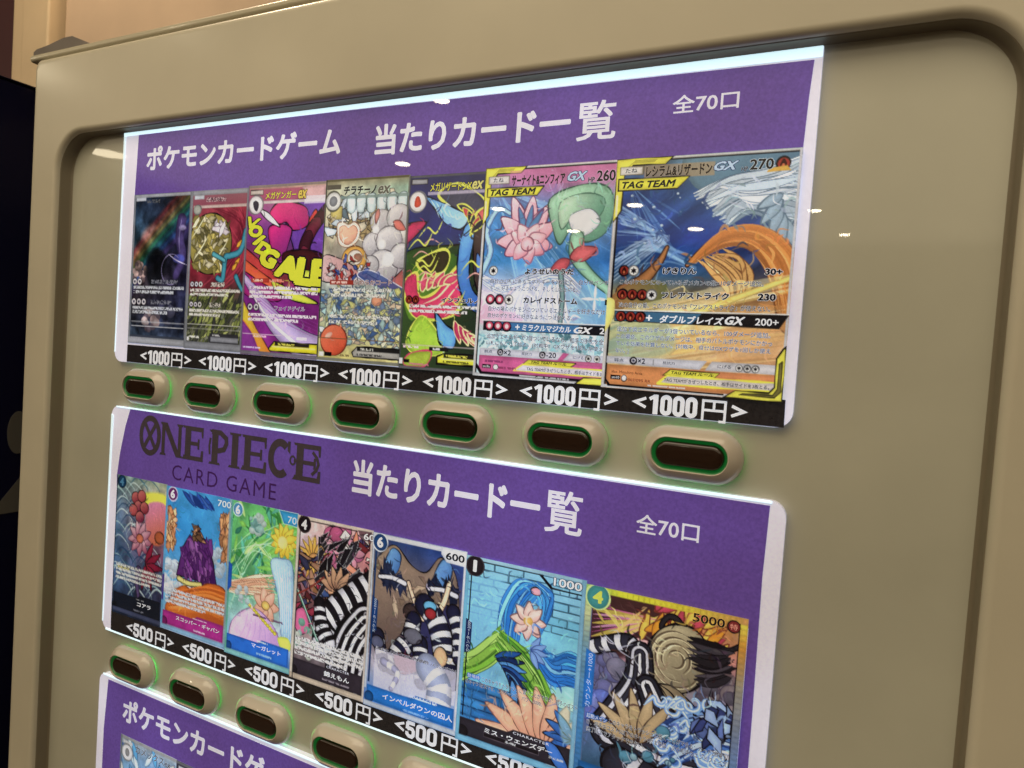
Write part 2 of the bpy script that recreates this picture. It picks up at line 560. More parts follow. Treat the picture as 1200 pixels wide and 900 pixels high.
# ------------------------------------------------------------------ painter for the card prints
class Art:
    def __init__(self, w, h, nx, seed=1):
        self.asp = h / w
        self.nx = nx
        self.ny = int(nx * self.asp)
        uu = np.linspace(0, 1, self.nx)
        vv = np.linspace(0, 1, self.ny)
        self.U, self.V = np.meshgrid(uu, vv)
        self.Y = self.V * self.asp
        self.C = np.zeros((self.ny, self.nx, 3))
        self.rng = np.random.RandomState(seed)
        self.aa = 0.8 / nx
        self.tex = self.noise(11, 4)

    def noise(self, sc=6, octv=3, sx=1, sy=1, rot=0, seed=None):
        rg = np.random.RandomState(self.rng.randint(1 << 30) if seed is None else seed)
        c, s = math.cos(rot), math.sin(rot)
        X = (self.U * c + self.Y * s) * sx * sc + 50
        Yy = (-self.U * s + self.Y * c) * sy * sc + 50
        out = 0; amp = 1; tot = 0
        for _ in range(octv):
            G = rg.rand(128, 128)
            xi = np.floor(X).astype(int); yi = np.floor(Yy).astype(int)
            fx = X - xi; fy = Yy - yi
            fx = fx * fx * (3 - 2 * fx); fy = fy * fy * (3 - 2 * fy)
            g = lambda a, b: G[(yi + b) % 128, (xi + a) % 128]
            out = out + amp * ((g(0, 0) * (1 - fx) + g(1, 0) * fx) * (1 - fy) + (g(0, 1) * (1 - fx) + g(1, 1) * fx) * fy)
            tot += amp; amp *= .5; X = X * 2 + 7; Yy = Yy * 2 + 3
        return out / tot

    def mix(self, m, col):
        col = np.asarray(col, float)
        m = np.clip(m, 0, 1)[..., None]
        self.C = self.C * (1 - m) + col * m

    def base(self, rows):
        """rows: list of (v, [(u,col),...]) colour grid, smoothly interpolated"""
        vs = [q[0] for q in rows]
        R_ = []
        for _, cs in rows:
            us = [q[0] for q in cs]
            R_.append(np.stack([np.interp(self.U[0], us, [q[1][k] for q in cs]) for k in range(3)], -1))
        R_ = np.array(R_)
        for k in range(3):
            for i in range(self.nx):
                self.C[:, i, k] = np.interp(self.V[:, 0], vs, R_[:, i, k])

    def mottle(self, amt=.15, sc=12, **kw):
        self.C *= (1 + (self.noise(sc, **kw) - .5)[..., None] * 2 * amt)

    def spline(self, pts, closed=True, k=5):
        P_ = [np.array((a, b * self.asp)) for a, b in pts]
        n = len(P_); out = []
        rng_ = range(n) if closed else range(n - 1)
        for i in rng_:
            p0 = P_[(i - 1) % n] if closed or i > 0 else P_[i]
            p1 = P_[i]; p2 = P_[(i + 1) % n]
            p3 = P_[(i + 2) % n] if closed or i + 2 < n else P_[(i + 1) % n]
            for j in range(k):
                t = j / k
                out.append(.5 * ((2 * p1) + (-p0 + p2) * t + (2 * p0 - 5 * p1 + 4 * p2 - p3) * t * t + (-p0 + 3 * p1 - 3 * p2 + p3) * t ** 3))
        if not closed: out.append(P_[-1])
        return np.array(out)

    def _win(self, Q, pad):
        x0, y0 = Q.min(0) - pad; x1, y1 = Q.max(0) + pad
        i0 = max(0, int(x0 * (self.nx - 1))); i1 = min(self.nx, int(x1 * (self.nx - 1)) + 2)
        j0 = max(0, int(y0 / self.asp * (self.ny - 1))); j1 = min(self.ny, int(y1 / self.asp * (self.ny - 1)) + 2)
        return (slice(j0, max(j0, j1)), slice(i0, max(i0, i1)))

    def dist(self, Q, w, closed):
        X = self.U[w]; Y = self.Y[w]
        best = np.full(X.shape, 1e9); tt = np.zeros(X.shape); sg = np.zeros(X.shape)
        inside = np.zeros(X.shape, bool)
        n = len(Q); acc = 0
        for i in range(n if closed else n - 1):
            a = Q[i]; b = Q[(i + 1) % n]; d = b - a; l2 = d @ d + 1e-12
            t = np.clip(((X - a[0]) * d[0] + (Y - a[1]) * d[1]) / l2, 0, 1)
            ex = X - a[0] - t * d[0]; ey = Y - a[1] - t * d[1]
            dd = ex * ex + ey * ey
            m = dd < best
            best = np.where(m, dd, best)
            l = math.sqrt(l2)
            tt = np.where(m, acc + t * l, tt)
            sg = np.where(m, np.sign(d[0] * ey - d[1] * ex), sg)
            acc += l
            if closed:
                c = ((a[1] > Y) != (b[1] > Y)) & (X < (b[0] - a[0]) * (Y - a[1]) / (b[1] - a[1] + 1e-12) + a[0])
                inside ^= c
        return np.sqrt(best), tt, sg, inside, acc

    def _put(self, w, m, col):
        m = np.clip(m, 0, 1)[..., None]
        self.C[w] = self.C[w] * (1 - m) + np.asarray(col, float) * m

    def fill(self, pts, col, ink=None, iw=.008, shade=None, smooth=True, alpha=1, fn=None, soft=0):
        Q = self.spline(pts) if smooth else np.array([(a, b * self.asp) for a, b in pts])
        w = self._win(Q, iw + .02 + soft)
        if self.U[w].size == 0: return
        d, t, s, ins, L = self.dist(Q, w, True)
        sd = np.where(ins, d, -d)
        m = np.clip(sd / max(self.aa, soft) + .5, 0, 1) * alpha
        c = np.broadcast_to(np.asarray(col, float), self.U[w].shape + (3,)).copy()
        if soft == 0 and alpha == 1:      # brushed volume inside every shape
            nzz = self.tex[w]
            dep = np.clip(d / .035, 0, 1)
            c = c * (.86 + .20 * dep + .22 * (nzz - .5))[..., None]
        if shade is not None:         # (colour, du, dv): drawn colour drift across the shape
            x = self.U[w] - Q[:, 0].mean(); y = self.Y[w] - Q[:, 1].mean()
            sz = max(np.ptp(Q[:, 0]), np.ptp(Q[:, 1])) / 2
            k = np.clip((x * shade[1] + y * shade[2]) / sz * .5 + .5, 0, 1)[..., None]
            c = c * (1 - k) + np.asarray(shade[0], float) * k
        if fn is not None: c = fn(self.U[w], self.Y[w], c)
        self._put(w, m, c)
        if ink is not None:
            wn = iw * (.6 + .8 * (.5 + .5 * np.sin(t * 23 + self.rng.rand() * 6)))
            self._put(w, np.clip((wn / 2 - d) / self.aa + .5, 0, 1), ink)

    def line(self, pts, wd, col, alpha=1, taper=True, smooth=True, soft=0):
        Q = self.spline(pts, False) if smooth else np.array([(a, b * self.asp) for a, b in pts])
        w = self._win(Q, wd + .02 + soft)
        if self.U[w].size == 0: return
        d, t, s, _, L = self.dist(Q, w, False)
        k = np.sin(np.clip(t / L, 0.02, .98) * math.pi) ** .6 if taper else 1
        m = np.clip((wd / 2 * k - d) / max(self.aa, soft) + .5, 0, 1)
        self._put(w, m * alpha, col)

    def ribbon(self, pts, w0, w1, cols, n=10, ink=None, iw=.008, along=True, edge=None):
        """band of cloth; cols alternate along (or across) it"""
        Q = self.spline(pts, False, 7)
        w = self._win(Q, max(w0, w1) + .02)
        if self.U[w].size == 0: return
        d, t, s, _, L = self.dist(Q, w, False)
        k = t / L
        wd = (w0 + (w1 - w0) * k) / 2
        m = np.clip((wd - d) / self.aa + .5, 0, 1)
        if along: ph = k * n + .35 * np.cos(d / np.maximum(wd, 1e-6) * 1.5)
        else: ph = (s * d / np.maximum(wd, 1e-6) * .5 + .5) * n
        idx = np.floor(ph).astype(int) % len(cols)
        c = np.array(cols, float)[idx]
        c *= (1.08 - .34 * (d / np.maximum(wd, 1e-6)) ** 2 + .16 * (self.tex[w] - .5))[..., None]
        self._put(w, m, c)
        if ink is not None:
            self._put(w, np.clip((iw / 2 - np.abs(wd - d)) / self.aa + .5, 0, 1), ink)
            if len(cols) > 1:
                e = np.abs(ph - np.round(ph)) * (L / n if along else 2 * wd / n)
                self._put(w, m * np.clip((iw * .3 - e) / self.aa + .5, 0, 1), ink)

    def ell(self, cu, cv, ru, rv, col, ink=None, iw=.008, rot=0, **kw):
        pts = []
        for i in range(14):
            a = 2 * math.pi * i / 14
            x, y = ru * math.cos(a), rv * math.sin(a)
            pts.append((cu + x * math.cos(rot) - y * math.sin(rot), cv + (x * math.sin(rot) + y * math.cos(rot)) / self.asp))
        self.fill(pts, col, ink, iw, **kw)

    def puffs(self, cu, cv, sp, n, r_, cols, ink=None, iw=.006):
        for _ in range(n):
            a = self.rng.rand() * 6.28; q = self.rng.rand() ** .5 * sp
            rr = r_ * (.5 + self.rng.rand())
            c = np.array(cols[self.rng.randint(len(cols))], float)
            self.ell(cu + q * math.cos(a), cv + q * math.sin(a) / self.asp, rr, rr * .9, c, ink, iw, shade=(c * .72, .3, 1))

    def rays(self, cu, cv, a0, a1, n, ln, wd, col, alpha=.5):
        for _ in range(n):
            a = math.radians(a0 + (a1 - a0) * self.rng.rand()); l0 = self.rng.rand() * .2; l1 = ln * (.4 + .6 * self.rng.rand())
            p = lambda l: (cu + l * math.cos(a), cv + l * math.sin(a) / self.asp)
            self.line([p(l0), p((l0 + l1) / 2), p(l1)], wd * (.4 + self.rng.rand()), col, alpha=alpha * self.rng.rand())

    def shards(self, u0, v0, u1, v1, n, sz, cols, ink=None, iw=.005, elong=1.6, ang=None):
        for _ in range(n):
            cu = u0 + (u1 - u0) * self.rng.rand(); cv = v0 + (v1 - v0) * self.rng.rand()
            a = self.rng.rand() * 6.28 if ang is None else ang + self.rng.randn() * .25
            k = 3 + self.rng.randint(3); pts = []
            for i in range(k):
                b = 2 * math.pi * (i + .4 * self.rng.rand()) / k
                x = sz * elong * math.cos(b) * (.5 + self.rng.rand()); y = sz * math.sin(b) * (.5 + self.rng.rand()) * .7
                pts.append((cu + x * math.cos(a) - y * math.sin(a), cv + (x * math.sin(a) + y * math.cos(a)) / self.asp))
            c = np.array(cols[self.rng.randint(len(cols))], float) * (.85 + .3 * self.rng.rand())
            self.fill(pts, c, ink, iw, smooth=False)

    def script(self, u0, u1, v, h, col, out=None, n=1, gap=.035, dens=.62):
        """rows too small to read: rows of little marks"""
        for k in range(n):
            vv = v + k * gap
            X = self.U; Y = self.V
            nz = self.noise(60 / max(h * 30, 1) * 1.6, 1, sx=1, sy=.8)
            nz2 = self.noise(95, 1)
            row = np.clip(1 - ((Y - vv) / (h / 2)) ** 8, 0, 1) * (X > u0) * (X < (u1 if k < n - 1 else u0 + (u1 - u0) * (.55 + .4 * self.rng.rand())))
            if out is not None: self.mix(row * (nz > .30) * .8, out)
            self.mix(row * ((nz * .5 + nz2 * .5) > 1 - dens) * .85, col)

    def strands(self, p0, p1, n, wd, cols, jit=.012, alpha=.95, ink=None, taper=True):
        """a lock of flowing strokes between two guide curves"""
        m = len(p0)
        order = self.rng.permutation(n)
        for i in order:
            k = i / max(1, n - 1)
            pts = [(a[0] + (b_[0] - a[0]) * k + self.rng.randn() * jit, a[1] + (b_[1] - a[1]) * k + self.rng.randn() * jit * .6) for a, b_ in zip(p0, p1)]
            c = np.array(cols[self.rng.randint(len(cols))], float) * (.88 + .24 * self.rng.rand())
            w = wd * (.6 + .8 * self.rng.rand())
            if ink is not None: self.line(pts, w + .010, ink, taper=taper)
            self.line(pts, w, c, alpha=alpha, taper=taper)

    def brush(self, n=260, v0=.1, v1=.86, ln=.07, amt=.35):
        """small strokes of paint picked up from what is under them"""
        ang = self.noise(2.5, 2) * 9
        for _ in range(n):
            a, b = self.rng.rand(), v0 + (v1 - v0) * self.rng.rand()
            i, j = int(a * (self.nx - 1)), int(b * (self.ny - 1))
            c = np.clip(self.C[j, i] * (1 + amt * (self.rng.rand() * 2 - .9) * .6) + self.rng.randn(3) * 5, 0, 245)
            t = ang[j, i] + .3 * self.rng.randn(); l = ln * (.4 + self.rng.rand())
            k = .3 * self.rng.randn() * l
            self.line([(a, b), (a + l * .5 * math.cos(t) - k * math.sin(t), b + (l * .5 * math.sin(t) + k * math.cos(t)) / self.asp), (a + l * math.cos(t), b + l * math.sin(t) / self.asp)],
                      .006 + .012 * self.rng.rand() ** 2, c, alpha=.75)

    def rect(self, u0, v0, u1, v1, col, alpha=1, ink=None, iw=.006):
        self.fill([(u0, v0), (u1, v0), (u1, v1), (u0, v1)], col, ink, iw, smooth=False, alpha=alpha)

    def poly(self, pts, col, ink=None, iw=.006, alpha=1, shade=None):
        self.fill(pts, col, ink, iw, smooth=False, alpha=alpha, shade=shade)


def leaf(A, cu, cv, ln, wd, ang, col, inkc=None, shade=None, iw=.008):
    a = math.radians(ang); c, s = math.cos(a), math.sin(a)
    pts = []
    for x, y in ((0, 0), (.3, .5), (.65, .45), (1, 0), (.65, -.4), (.3, -.5)):
        X_, Y_ = x * ln, y * wd
        pts.append((cu + X_ * c - Y_ * s, cv + (X_ * s + Y_ * c) / A.asp))
    A.fill(pts, col, inkc, iw, shade=shade)

# ------------------------------------------------------------------ the card prints (abstract stand-in pictures)
K = (18, 16, 22)


def energy(A, cu, cv, r_, kind):
    """small round cost symbols"""
    if kind == 'fire':
        A.ell(cu, cv, r_, r_, (150, 48, 40), K, .008)
        A.fill([(cu, cv - r_ * .75 / A.asp), (cu + r_ * .5, cv), (cu + r_ * .3, cv + r_ * .6 / A.asp), (cu - r_ * .35, cv + r_ * .6 / A.asp), (cu - r_ * .45, cv)], (60, 18, 16))
        A.ell(cu, cv + r_ * .3 / A.asp, r_ * .22, r_ * .3, (210, 110, 70))
    elif kind == 'star':
        A.ell(cu, cv, r_, r_, (225, 222, 215), (90, 90, 90), .006)
        for k in range(3):
            a = math.pi * k / 3 + .5
            A.line([(cu - r_ * .6 * math.cos(a), cv - r_ * .6 * math.sin(a) / A.asp), (cu, cv), (cu + r_ * .6 * math.cos(a), cv + r_ * .6 * math.sin(a) / A.asp)], r_ * .42, K)
    elif kind == 'pink':
        A.ell(cu, cv, r_, r_, (190, 70, 95), K, .010)
        A.ell(cu, cv, r_ * .45, r_ * .5, (245, 215, 215))
    else:
        A.ell(cu, cv, r_, r_, (205, 200, 205), K, .008)
        A.ell(cu, cv, r_ * .45, r_ * .4, (60, 60, 80))


def yellow_frame(A):
    Yc, Yd = (222, 214, 78), (150, 140, 50)
    A.rect(0, 0, 1, .012, (196, 196, 190)); A.rect(0, .0, .018, 1, (200, 196, 192)); A.rect(.985, 0, 1, 1, (198, 196, 196)); A.rect(0, .985, 1, 1, (190, 190, 190))
    A.rect(.018, .012, .030, .985, K); A.rect(.018, .010, .985, .016, K)
    A.poly([(0, .0), (.33, .0), (.285, .032), (.10, .030), (.050, .075), (.046, .225), (.0, .275)], Yc, K, .007)
    A.poly([(.11, .008), (.24, .008), (.22, .022), (.095, .022), (.030, .068), (.030, .058)], (190, 182, 70))
    A.line([(.016, .16), (.018, .245)], .012, (245, 240, 170), taper=False)


def art_c7(A):
    A.base([(0, [(0, (90, 110, 120)), (.4, (88, 118, 135)), (1, (92, 118, 128))]),
            (.15, [(0, (28, 56, 120)), (.5, (54, 84, 128)), (1, (92, 118, 140))]),
            (.35, [(0, (28, 62, 130)), (.5, (28, 50, 116)), (1, (32, 48, 110))]),
            (.50, [(0, (40, 74, 112)), (.5, (44, 74, 104)), (1, (70, 60, 70))]),
            (.60, [(0, (150, 130, 80)), (.5, (120, 96, 60)), (1, (160, 110, 70))]),
            (.75, [(0, (130, 150, 120)), (.4, (222, 206, 140)), (1, (206, 168, 116))]),
            (.86, [(0, (140, 156, 128)), (.5, (212, 176, 120)), (1, (160, 126, 96))]),
            (1, [(0, (186, 120, 72)), (1, (180, 112, 70))])])
    A.mottle(.35, 7, octv=4, sx=.6, sy=2.2, rot=-.6)
    # cool light arcs
    for k in range(9):
        o = A.rng.rand() * .3
        A.line([(.02 + o * .5, .20 + o), (.15 + o * .6, .26 + o * .7), (.34 + o * .3, .38 + o * .3), (.5, .42 + o * .3)], .010 + .012 * A.rng.rand(), (150, 190, 215), alpha=.35, soft=.008)
    for k in range(7):
        o = k * .018
        A.line([(.0, .55 - o), (.16, .45 - o * .8), (.34, .355 - o * .2)], .012, (190, 205, 215), alpha=.5, soft=.004)
    A.rays(.34, .34, 100, 215, 40, .7, .010, (170, 200, 225), .5)
    A.rays(.1, .12, 20, 80, 14, .5, .010, (130, 180, 220), .5)
    A.puffs(.25, .25, .2, 10, .006, [(200, 220, 235)])
    # pale grey wind-blown locks from the upper right
    A.fill([(.42, .0), (1.05, -.03), (1.05, .36), (.86, .30), (.74, .20), (.56, .17), (.44, .12)], (92, 120, 134), shade=((60, 88, 112), .6, 1))
    GR = [(190, 200, 206), (160, 174, 184), (206, 212, 216), (128, 148, 164)]
    A.strands([(1.05, .02), (.84, .08), (.64, .11), (.46, .17)], [(1.05, .30), (.88, .25), (.76, .24), (.66, .30)], 30, .040, GR, ink=(74, 94, 112))
    A.strands([(.98, .10), (.86, .12), (.74, .14), (.60, .13)], [(1.0, .20), (.90, .19), (.80, .20), (.70, .20)], 12, .030, [(206, 212, 218), (176, 188, 196)], ink=(90, 108, 124))
    for k in range(6): leaf(A, .92, .28 - .02 * k, .24 - .02 * k, .055, 40 + 22 * k, (160, 180, 190), (84, 104, 120), ((120, 140, 156), 1, .3))
    # warm ochre ribbon curling over the middle
    O1, O2 = (178, 112, 58), (112, 66, 38)
    A.ribbon([(1.05, .66), (.94, .45), (.80, .345), (.64, .35), (.52, .41), (.45, .46)], .22, .02, [O1], 1, ink=(60, 34, 24), iw=.008)
    A.strands([(1.08, .58), (.99, .40), (.82, .305), (.62, .325), (.46, .45)], [(.94, .66), (.88, .50), (.77, .395), (.64, .385), (.47, .46)], 26, .016, [(206, 140, 74), (170, 102, 52), (222, 164, 96), (134, 80, 44)], jit=.004, alpha=.8)
    A.strands([(.62, .40), (.72, .43), (.80, .50), (.78, .60)], [(.52, .44), (.60, .50), (.66, .56), (.66, .62)], 12, .022, [(226, 196, 136), (206, 160, 96)], ink=(110, 70, 44))
    A.ribbon([(.10, .58), (.20, .53), (.29, .45), (.33, .385)], .10, .02, [(150, 100, 60)], 1, ink=(60, 40, 34))
    A.fill([(.0, .62), (.16, .53), (.34, .54), (.30, .62), (.10, .66)], (150, 104, 62), shade=((90, 96, 60), 1, .2))
    # golden beams below
    for k in range(34):
        a = A.rng.rand()
        A.line([(-.05, .68 + .45 * a), (.5, .58 + .45 * a), (1.05, .48 + .5 * a)], .012 + .035 * A.rng.rand() ** 2, [(226, 206, 120), (206, 150, 84), (236, 226, 170), (140, 92, 52)][A.rng.randint(4)], alpha=.42, soft=.005)
    A.ribbon([(-.02, .80), (.15, .72), (.4, .69), (.7, .60), (1.02, .50)], .05, .03, [(214, 190, 104)], 1)
    A.fill([(.05, .72), (.35, .70), (.42, .80), (.30, .86), (.05, .86)], (130, 150, 132), alpha=.6, soft=.03)
    A.fill([(.62, .74), (1.0, .66), (1.0, .86), (.7, .86)], (190, 142, 96), alpha=.5, soft=.03)
    A.brush(260, .08, .86, amt=.22)
    # printed layout
    A.rect(.165, .034, .56, .090, (196, 138, 74), alpha=.45)
    A.rect(.024, .034, .160, .070, (206, 200, 190), ink=(90, 80, 60))
    yellow_frame(A)
    A.rect(.024, .036, .158, .070, (206, 200, 190), ink=(110, 100, 80), iw=.005)
    A.poly([(.019, .088), (.428, .088), (.362, .138), (.019, .138)], (216, 208, 66), K, .006)
    energy(A, .910, .058, .034, 'fire'); A.poly([(.84, .075), (.93, .066), (.95, .086), (.83, .09)], (206, 160, 70))
    energy(A, .090, .485, .029, 'fire'); energy(A, .147, .485, .029, 'star')
    for k in range(3): energy(A, .090 + .0585 * k, .588, .029, 'fire')
    energy(A, .262, .588, .029, 'star')
    A.poly([(.052, .660), (1.0, .656), (.955, .712), (.052, .706)], (30, 28, 30))
    A.poly([(.055, .663), (.55, .661), (.50, .706), (.055, .703)], (62, 108, 140), alpha=.8)
    A.line([(.04, .657), (.5, .656), (1, .653)], .006, (205, 205, 200), taper=False)
    for k in range(3): energy(A, .090 + .058 * k, .684, .029, 'fire')
    A.poly([(.024, .860), (.600, .856), (.562, .895), (.024, .891)], (184, 182, 186)); A.poly([(.625, .857), (.985, .855), (.985, .893), (.59, .896)], (188, 184, 184))
    A.rect(.30, .864, .304, .888, (110, 110, 110))
    energy(A, .185, .874, .018, 'x')
    for k in range(3): energy(A, .770 + .042 * k, .877, .018, 'star')
    A.rect(.030, .896, .985, .985, (188, 122, 74)); A.rect(.345, .898, .985, .93, (204, 130, 84))
    A.poly([(.400, .902), (.672, .903), (.64, .928), (.36, .928)], (214, 205, 70), K, .004)
    A.poly([(.385, .929), (.985, .925), (.985, .962), (.335, .964)], (196, 186, 178), (214, 205, 70), .010)
    A.rect(.055, .942, .115, .961, K); A.ell(.137, .953, .016, .018, (220, 215, 210), K, .004)
    A.poly([(.030, .960), (.055, .985), (.985, .985), (.985, .99), (.04, .992)], (220, 216, 212)); A.poly([(.018, .95), (.055, .983), (.70, .986), (.70, .992), (.04, .992)], K)
    A.script(.28, .66, .977, .008, (190, 190, 190))
    Yc = (222, 214, 78)
    A.poly([(.985, .79), (1.0, .78), (1.0, 1), (.70, 1), (.76, .968), (.93, .968), (.955, .945), (.955, .83)], Yc, K, .007)
    A.poly([(.985, .84), (.990, .96), (.96, .985), (.78, .985), (.80, .977), (.95, .976), (.97, .95), (.97, .85)], (120, 112, 60), K, .004)
    A.fill([(-.02, .62), (.04, .61), (.05, .66), (.03, .72), (-.02, .76)], (226, 216, 120))


def art_c6(A):
    A.base([(0, [(0, (176, 100, 140)), (1, (170, 96, 134))]),
            (.10, [(0, (120, 120, 160)), (.5, (150, 104, 146)), (1, (160, 120, 150))]),
            (.22, [(0, (58, 120, 176)), (.5, (70, 120, 176)), (1, (96, 130, 170))]),
            (.45, [(0, (60, 122, 178)), (.5, (70, 130, 184)), (1, (40, 90, 150))]),
            (.60, [(0, (206, 190, 204)), (.4, (200, 210, 222)), (1, (100, 165, 210))]),
            (.74, [(0, (210, 200, 206)), (.5, (200, 214, 224)), (1, (110, 164, 206))]),
            (.80, [(0, (180, 210, 214)), (.5, (190, 214, 220)), (1, (206, 216, 222))]),
            (1, [(0, (170, 190, 196)), (1, (180, 190, 200))])])
    A.mottle(.25, 6, octv=4, sx=.7, sy=2, rot=.7)
    A.rays(.1, .1, 15, 75, 34, 1.3, .014, (150, 200, 235), .5)
    A.rays(.95, .7, 190, 260, 20, 1.2, .012, (190, 220, 240), .5)
    A.puffs(.5, .4, .6, 24, .008, [(190, 215, 235)])
    # generic flower of pink petals with a pale ribbon, and a folded green leaf form
    PK, PD = (214, 128, 146), (160, 84, 110)
    A.ribbon([(.02, .50), (.08, .40), (.04, .30), (.12, .20), (.22, .22)], .05, .03, [(150, 186, 214)], 1, ink=(70, 96, 140))
    A.strands([(.0, .50), (.2, .545), (.42, .505), (.62, .48), (.8, .56)], [(.0, .54), (.2, .60), (.42, .56), (.62, .53), (.78, .60)], 9, .022, [(206, 210, 224), (186, 192, 212)], jit=.003, ink=(90, 106, 140))
    A.strands([(.30, .56), (.24, .64), (.20, .74)], [(.66, .56), (.66, .64), (.72, .74)], 22, .05, [(222, 222, 232), (206, 208, 222), (226, 206, 214)], ink=(150, 156, 186))
    for k, a in enumerate((-112, -84, -58, -140, -30, 180, 10, 150)):
        leaf(A, .36, .355, .34 - .022 * k, .12, a, PK, (96, 50, 80), ((232, 190, 196), -.4, -1))
    for k, a in enumerate((-110, -82, -58)):
        leaf(A, .36, .33, .22, .05, a, (84, 130, 176), (96, 60, 100))
    for k, a in enumerate((-150, -120, -60, -20, 30, 80, 130)):
        leaf(A, .37, .36, .15, .10, a, (238, 208, 208), (150, 96, 116), ((206, 130, 146), .4, 1))
    A.ell(.37, .365, .05, .05, (226, 168, 176), (120, 70, 90))
    G1, G2 = (150, 190, 160), (84, 134, 112)
    A.fill([(.52, .16), (.76, .10), (.94, .12), (.99, .22), (.94, .32), (.80, .36), (.70, .30), (.62, .37), (.56, .30)], G1, (44, 76, 66), .009, shade=(G2, .6, 1))
    A.fill([(.60, .18), (.78, .14), (.92, .17), (.88, .25), (.72, .24), (.62, .30)], (182, 208, 180), (60, 96, 80), .006, shade=(G2, 1, .5))
    A.fill([(.68, .24), (.82, .21), (.90, .27), (.80, .33), (.70, .30)], (214, 216, 222), (90, 110, 110), .006)
    A.ribbon([(.74, .34), (.74, .42), (.84, .50), (1.0, .58)], .10, .05, [(140, 186, 158)], 1, ink=(50, 84, 76))
    leaf(A, .70, .43, .20, .10, -18, (196, 96, 100), (100, 44, 54)); leaf(A, .70, .44, .16, .08, 150, (186, 84, 92), (100, 44, 54))
    A.ribbon([(.64, .5), (.665, .62), (.66, .74)], .035, .030, [(110, 140, 140)], 1, ink=(60, 80, 90))
    for rr in (.07,):
        for a in (0, 90, 180, 270): leaf(A, .90, .615, rr + .03, .02, a, (236, 240, 248))
    A.fill([(.0, .62), (.10, .66), (.35, .70), (.34, .74), (.0, .74)], (206, 150, 176), alpha=.6, soft=.02)
    A.shards(.05, .78, .97, .88, 200, .022, [(130, 176, 184), (190, 214, 220), (170, 204, 210), (214, 226, 230), (96, 146, 158)], elong=1.8)
    A.brush(300, .08, .86)
    yellow_frame(A)
    A.rect(.20, .020, .99, .090, (196, 110, 152), alpha=.45)
    A.rect(.030, .043, .195, .078, (206, 200, 196), ink=(110, 100, 90), iw=.005)
    A.poly([(.024, .098), (.470, .098), (.420, .140), (.024, .140)], (216, 208, 66), K, .006)
    energy(A, .115, .492, .033, 'star')
    energy(A, .105, .628, .033, 'pink'); energy(A, .180, .628, .033, 'pink'); energy(A, .255, .628, .033, 'star')
    A.rect(.062, .733, 1.0, .778, (26, 26, 32)); A.rect(.085, .736, .80, .775, (64, 118, 170), alpha=.85)
    A.line([(.05, .729), (.5, .730), (1, .729)], .007, (215, 215, 220), taper=False)
    for k in range(3): energy(A, .112 + .070 * k, .755, .033, 'pink')
    A.rect(.045, .864, .70, .898, (190, 190, 200)); A.poly([(.745, .866), (1, .866), (1, .897), (.70, .899)], (190, 190, 200)); A.poly([(.70, .864), (.745, .866), (.70, .899), (.66, .899)], (196, 90, 142))
    energy(A, .215, .880, .020, 'x'); energy(A, .545, .880, .020, 'x')
    for k in range(2): energy(A, .885 + .06 * k, .883, .021, 'star')
    A.rect(.045, .899, 1.0, .98, (176, 80, 124)); A.rect(.40, .90, 1, .915, (186, 96, 134))
    A.poly([(.44, .906), (.80, .908), (.76, .928), (.40, .928)], (214, 205, 70), K, .004)
    A.poly([(.40, .930), (1, .930), (1, .962), (.33, .962)], (206, 200, 206), (214, 205, 70), .008)
    A.rect(.075, .942, .145, .960, K); A.ell(.185, .952, .020, .020, (220, 215, 215), K, .004)
    A.script(.09, .26, .925, .012, (120, 50, 90)); A.script(.21, .40, .953, .012, (120, 50, 80))
    A.poly([(.030, .94), (.075, .978), (1, .978), (1, .990), (.06, .990), (.02, .955)], K)
    A.rect(.02, .990, 1, 1, (200, 200, 204)); A.script(.38, .85, .984, .008, (190, 190, 190))
    A.poly([(.80, 1), (.86, .97), (1, .968), (1, 1)], (222, 214, 78), K, .006)


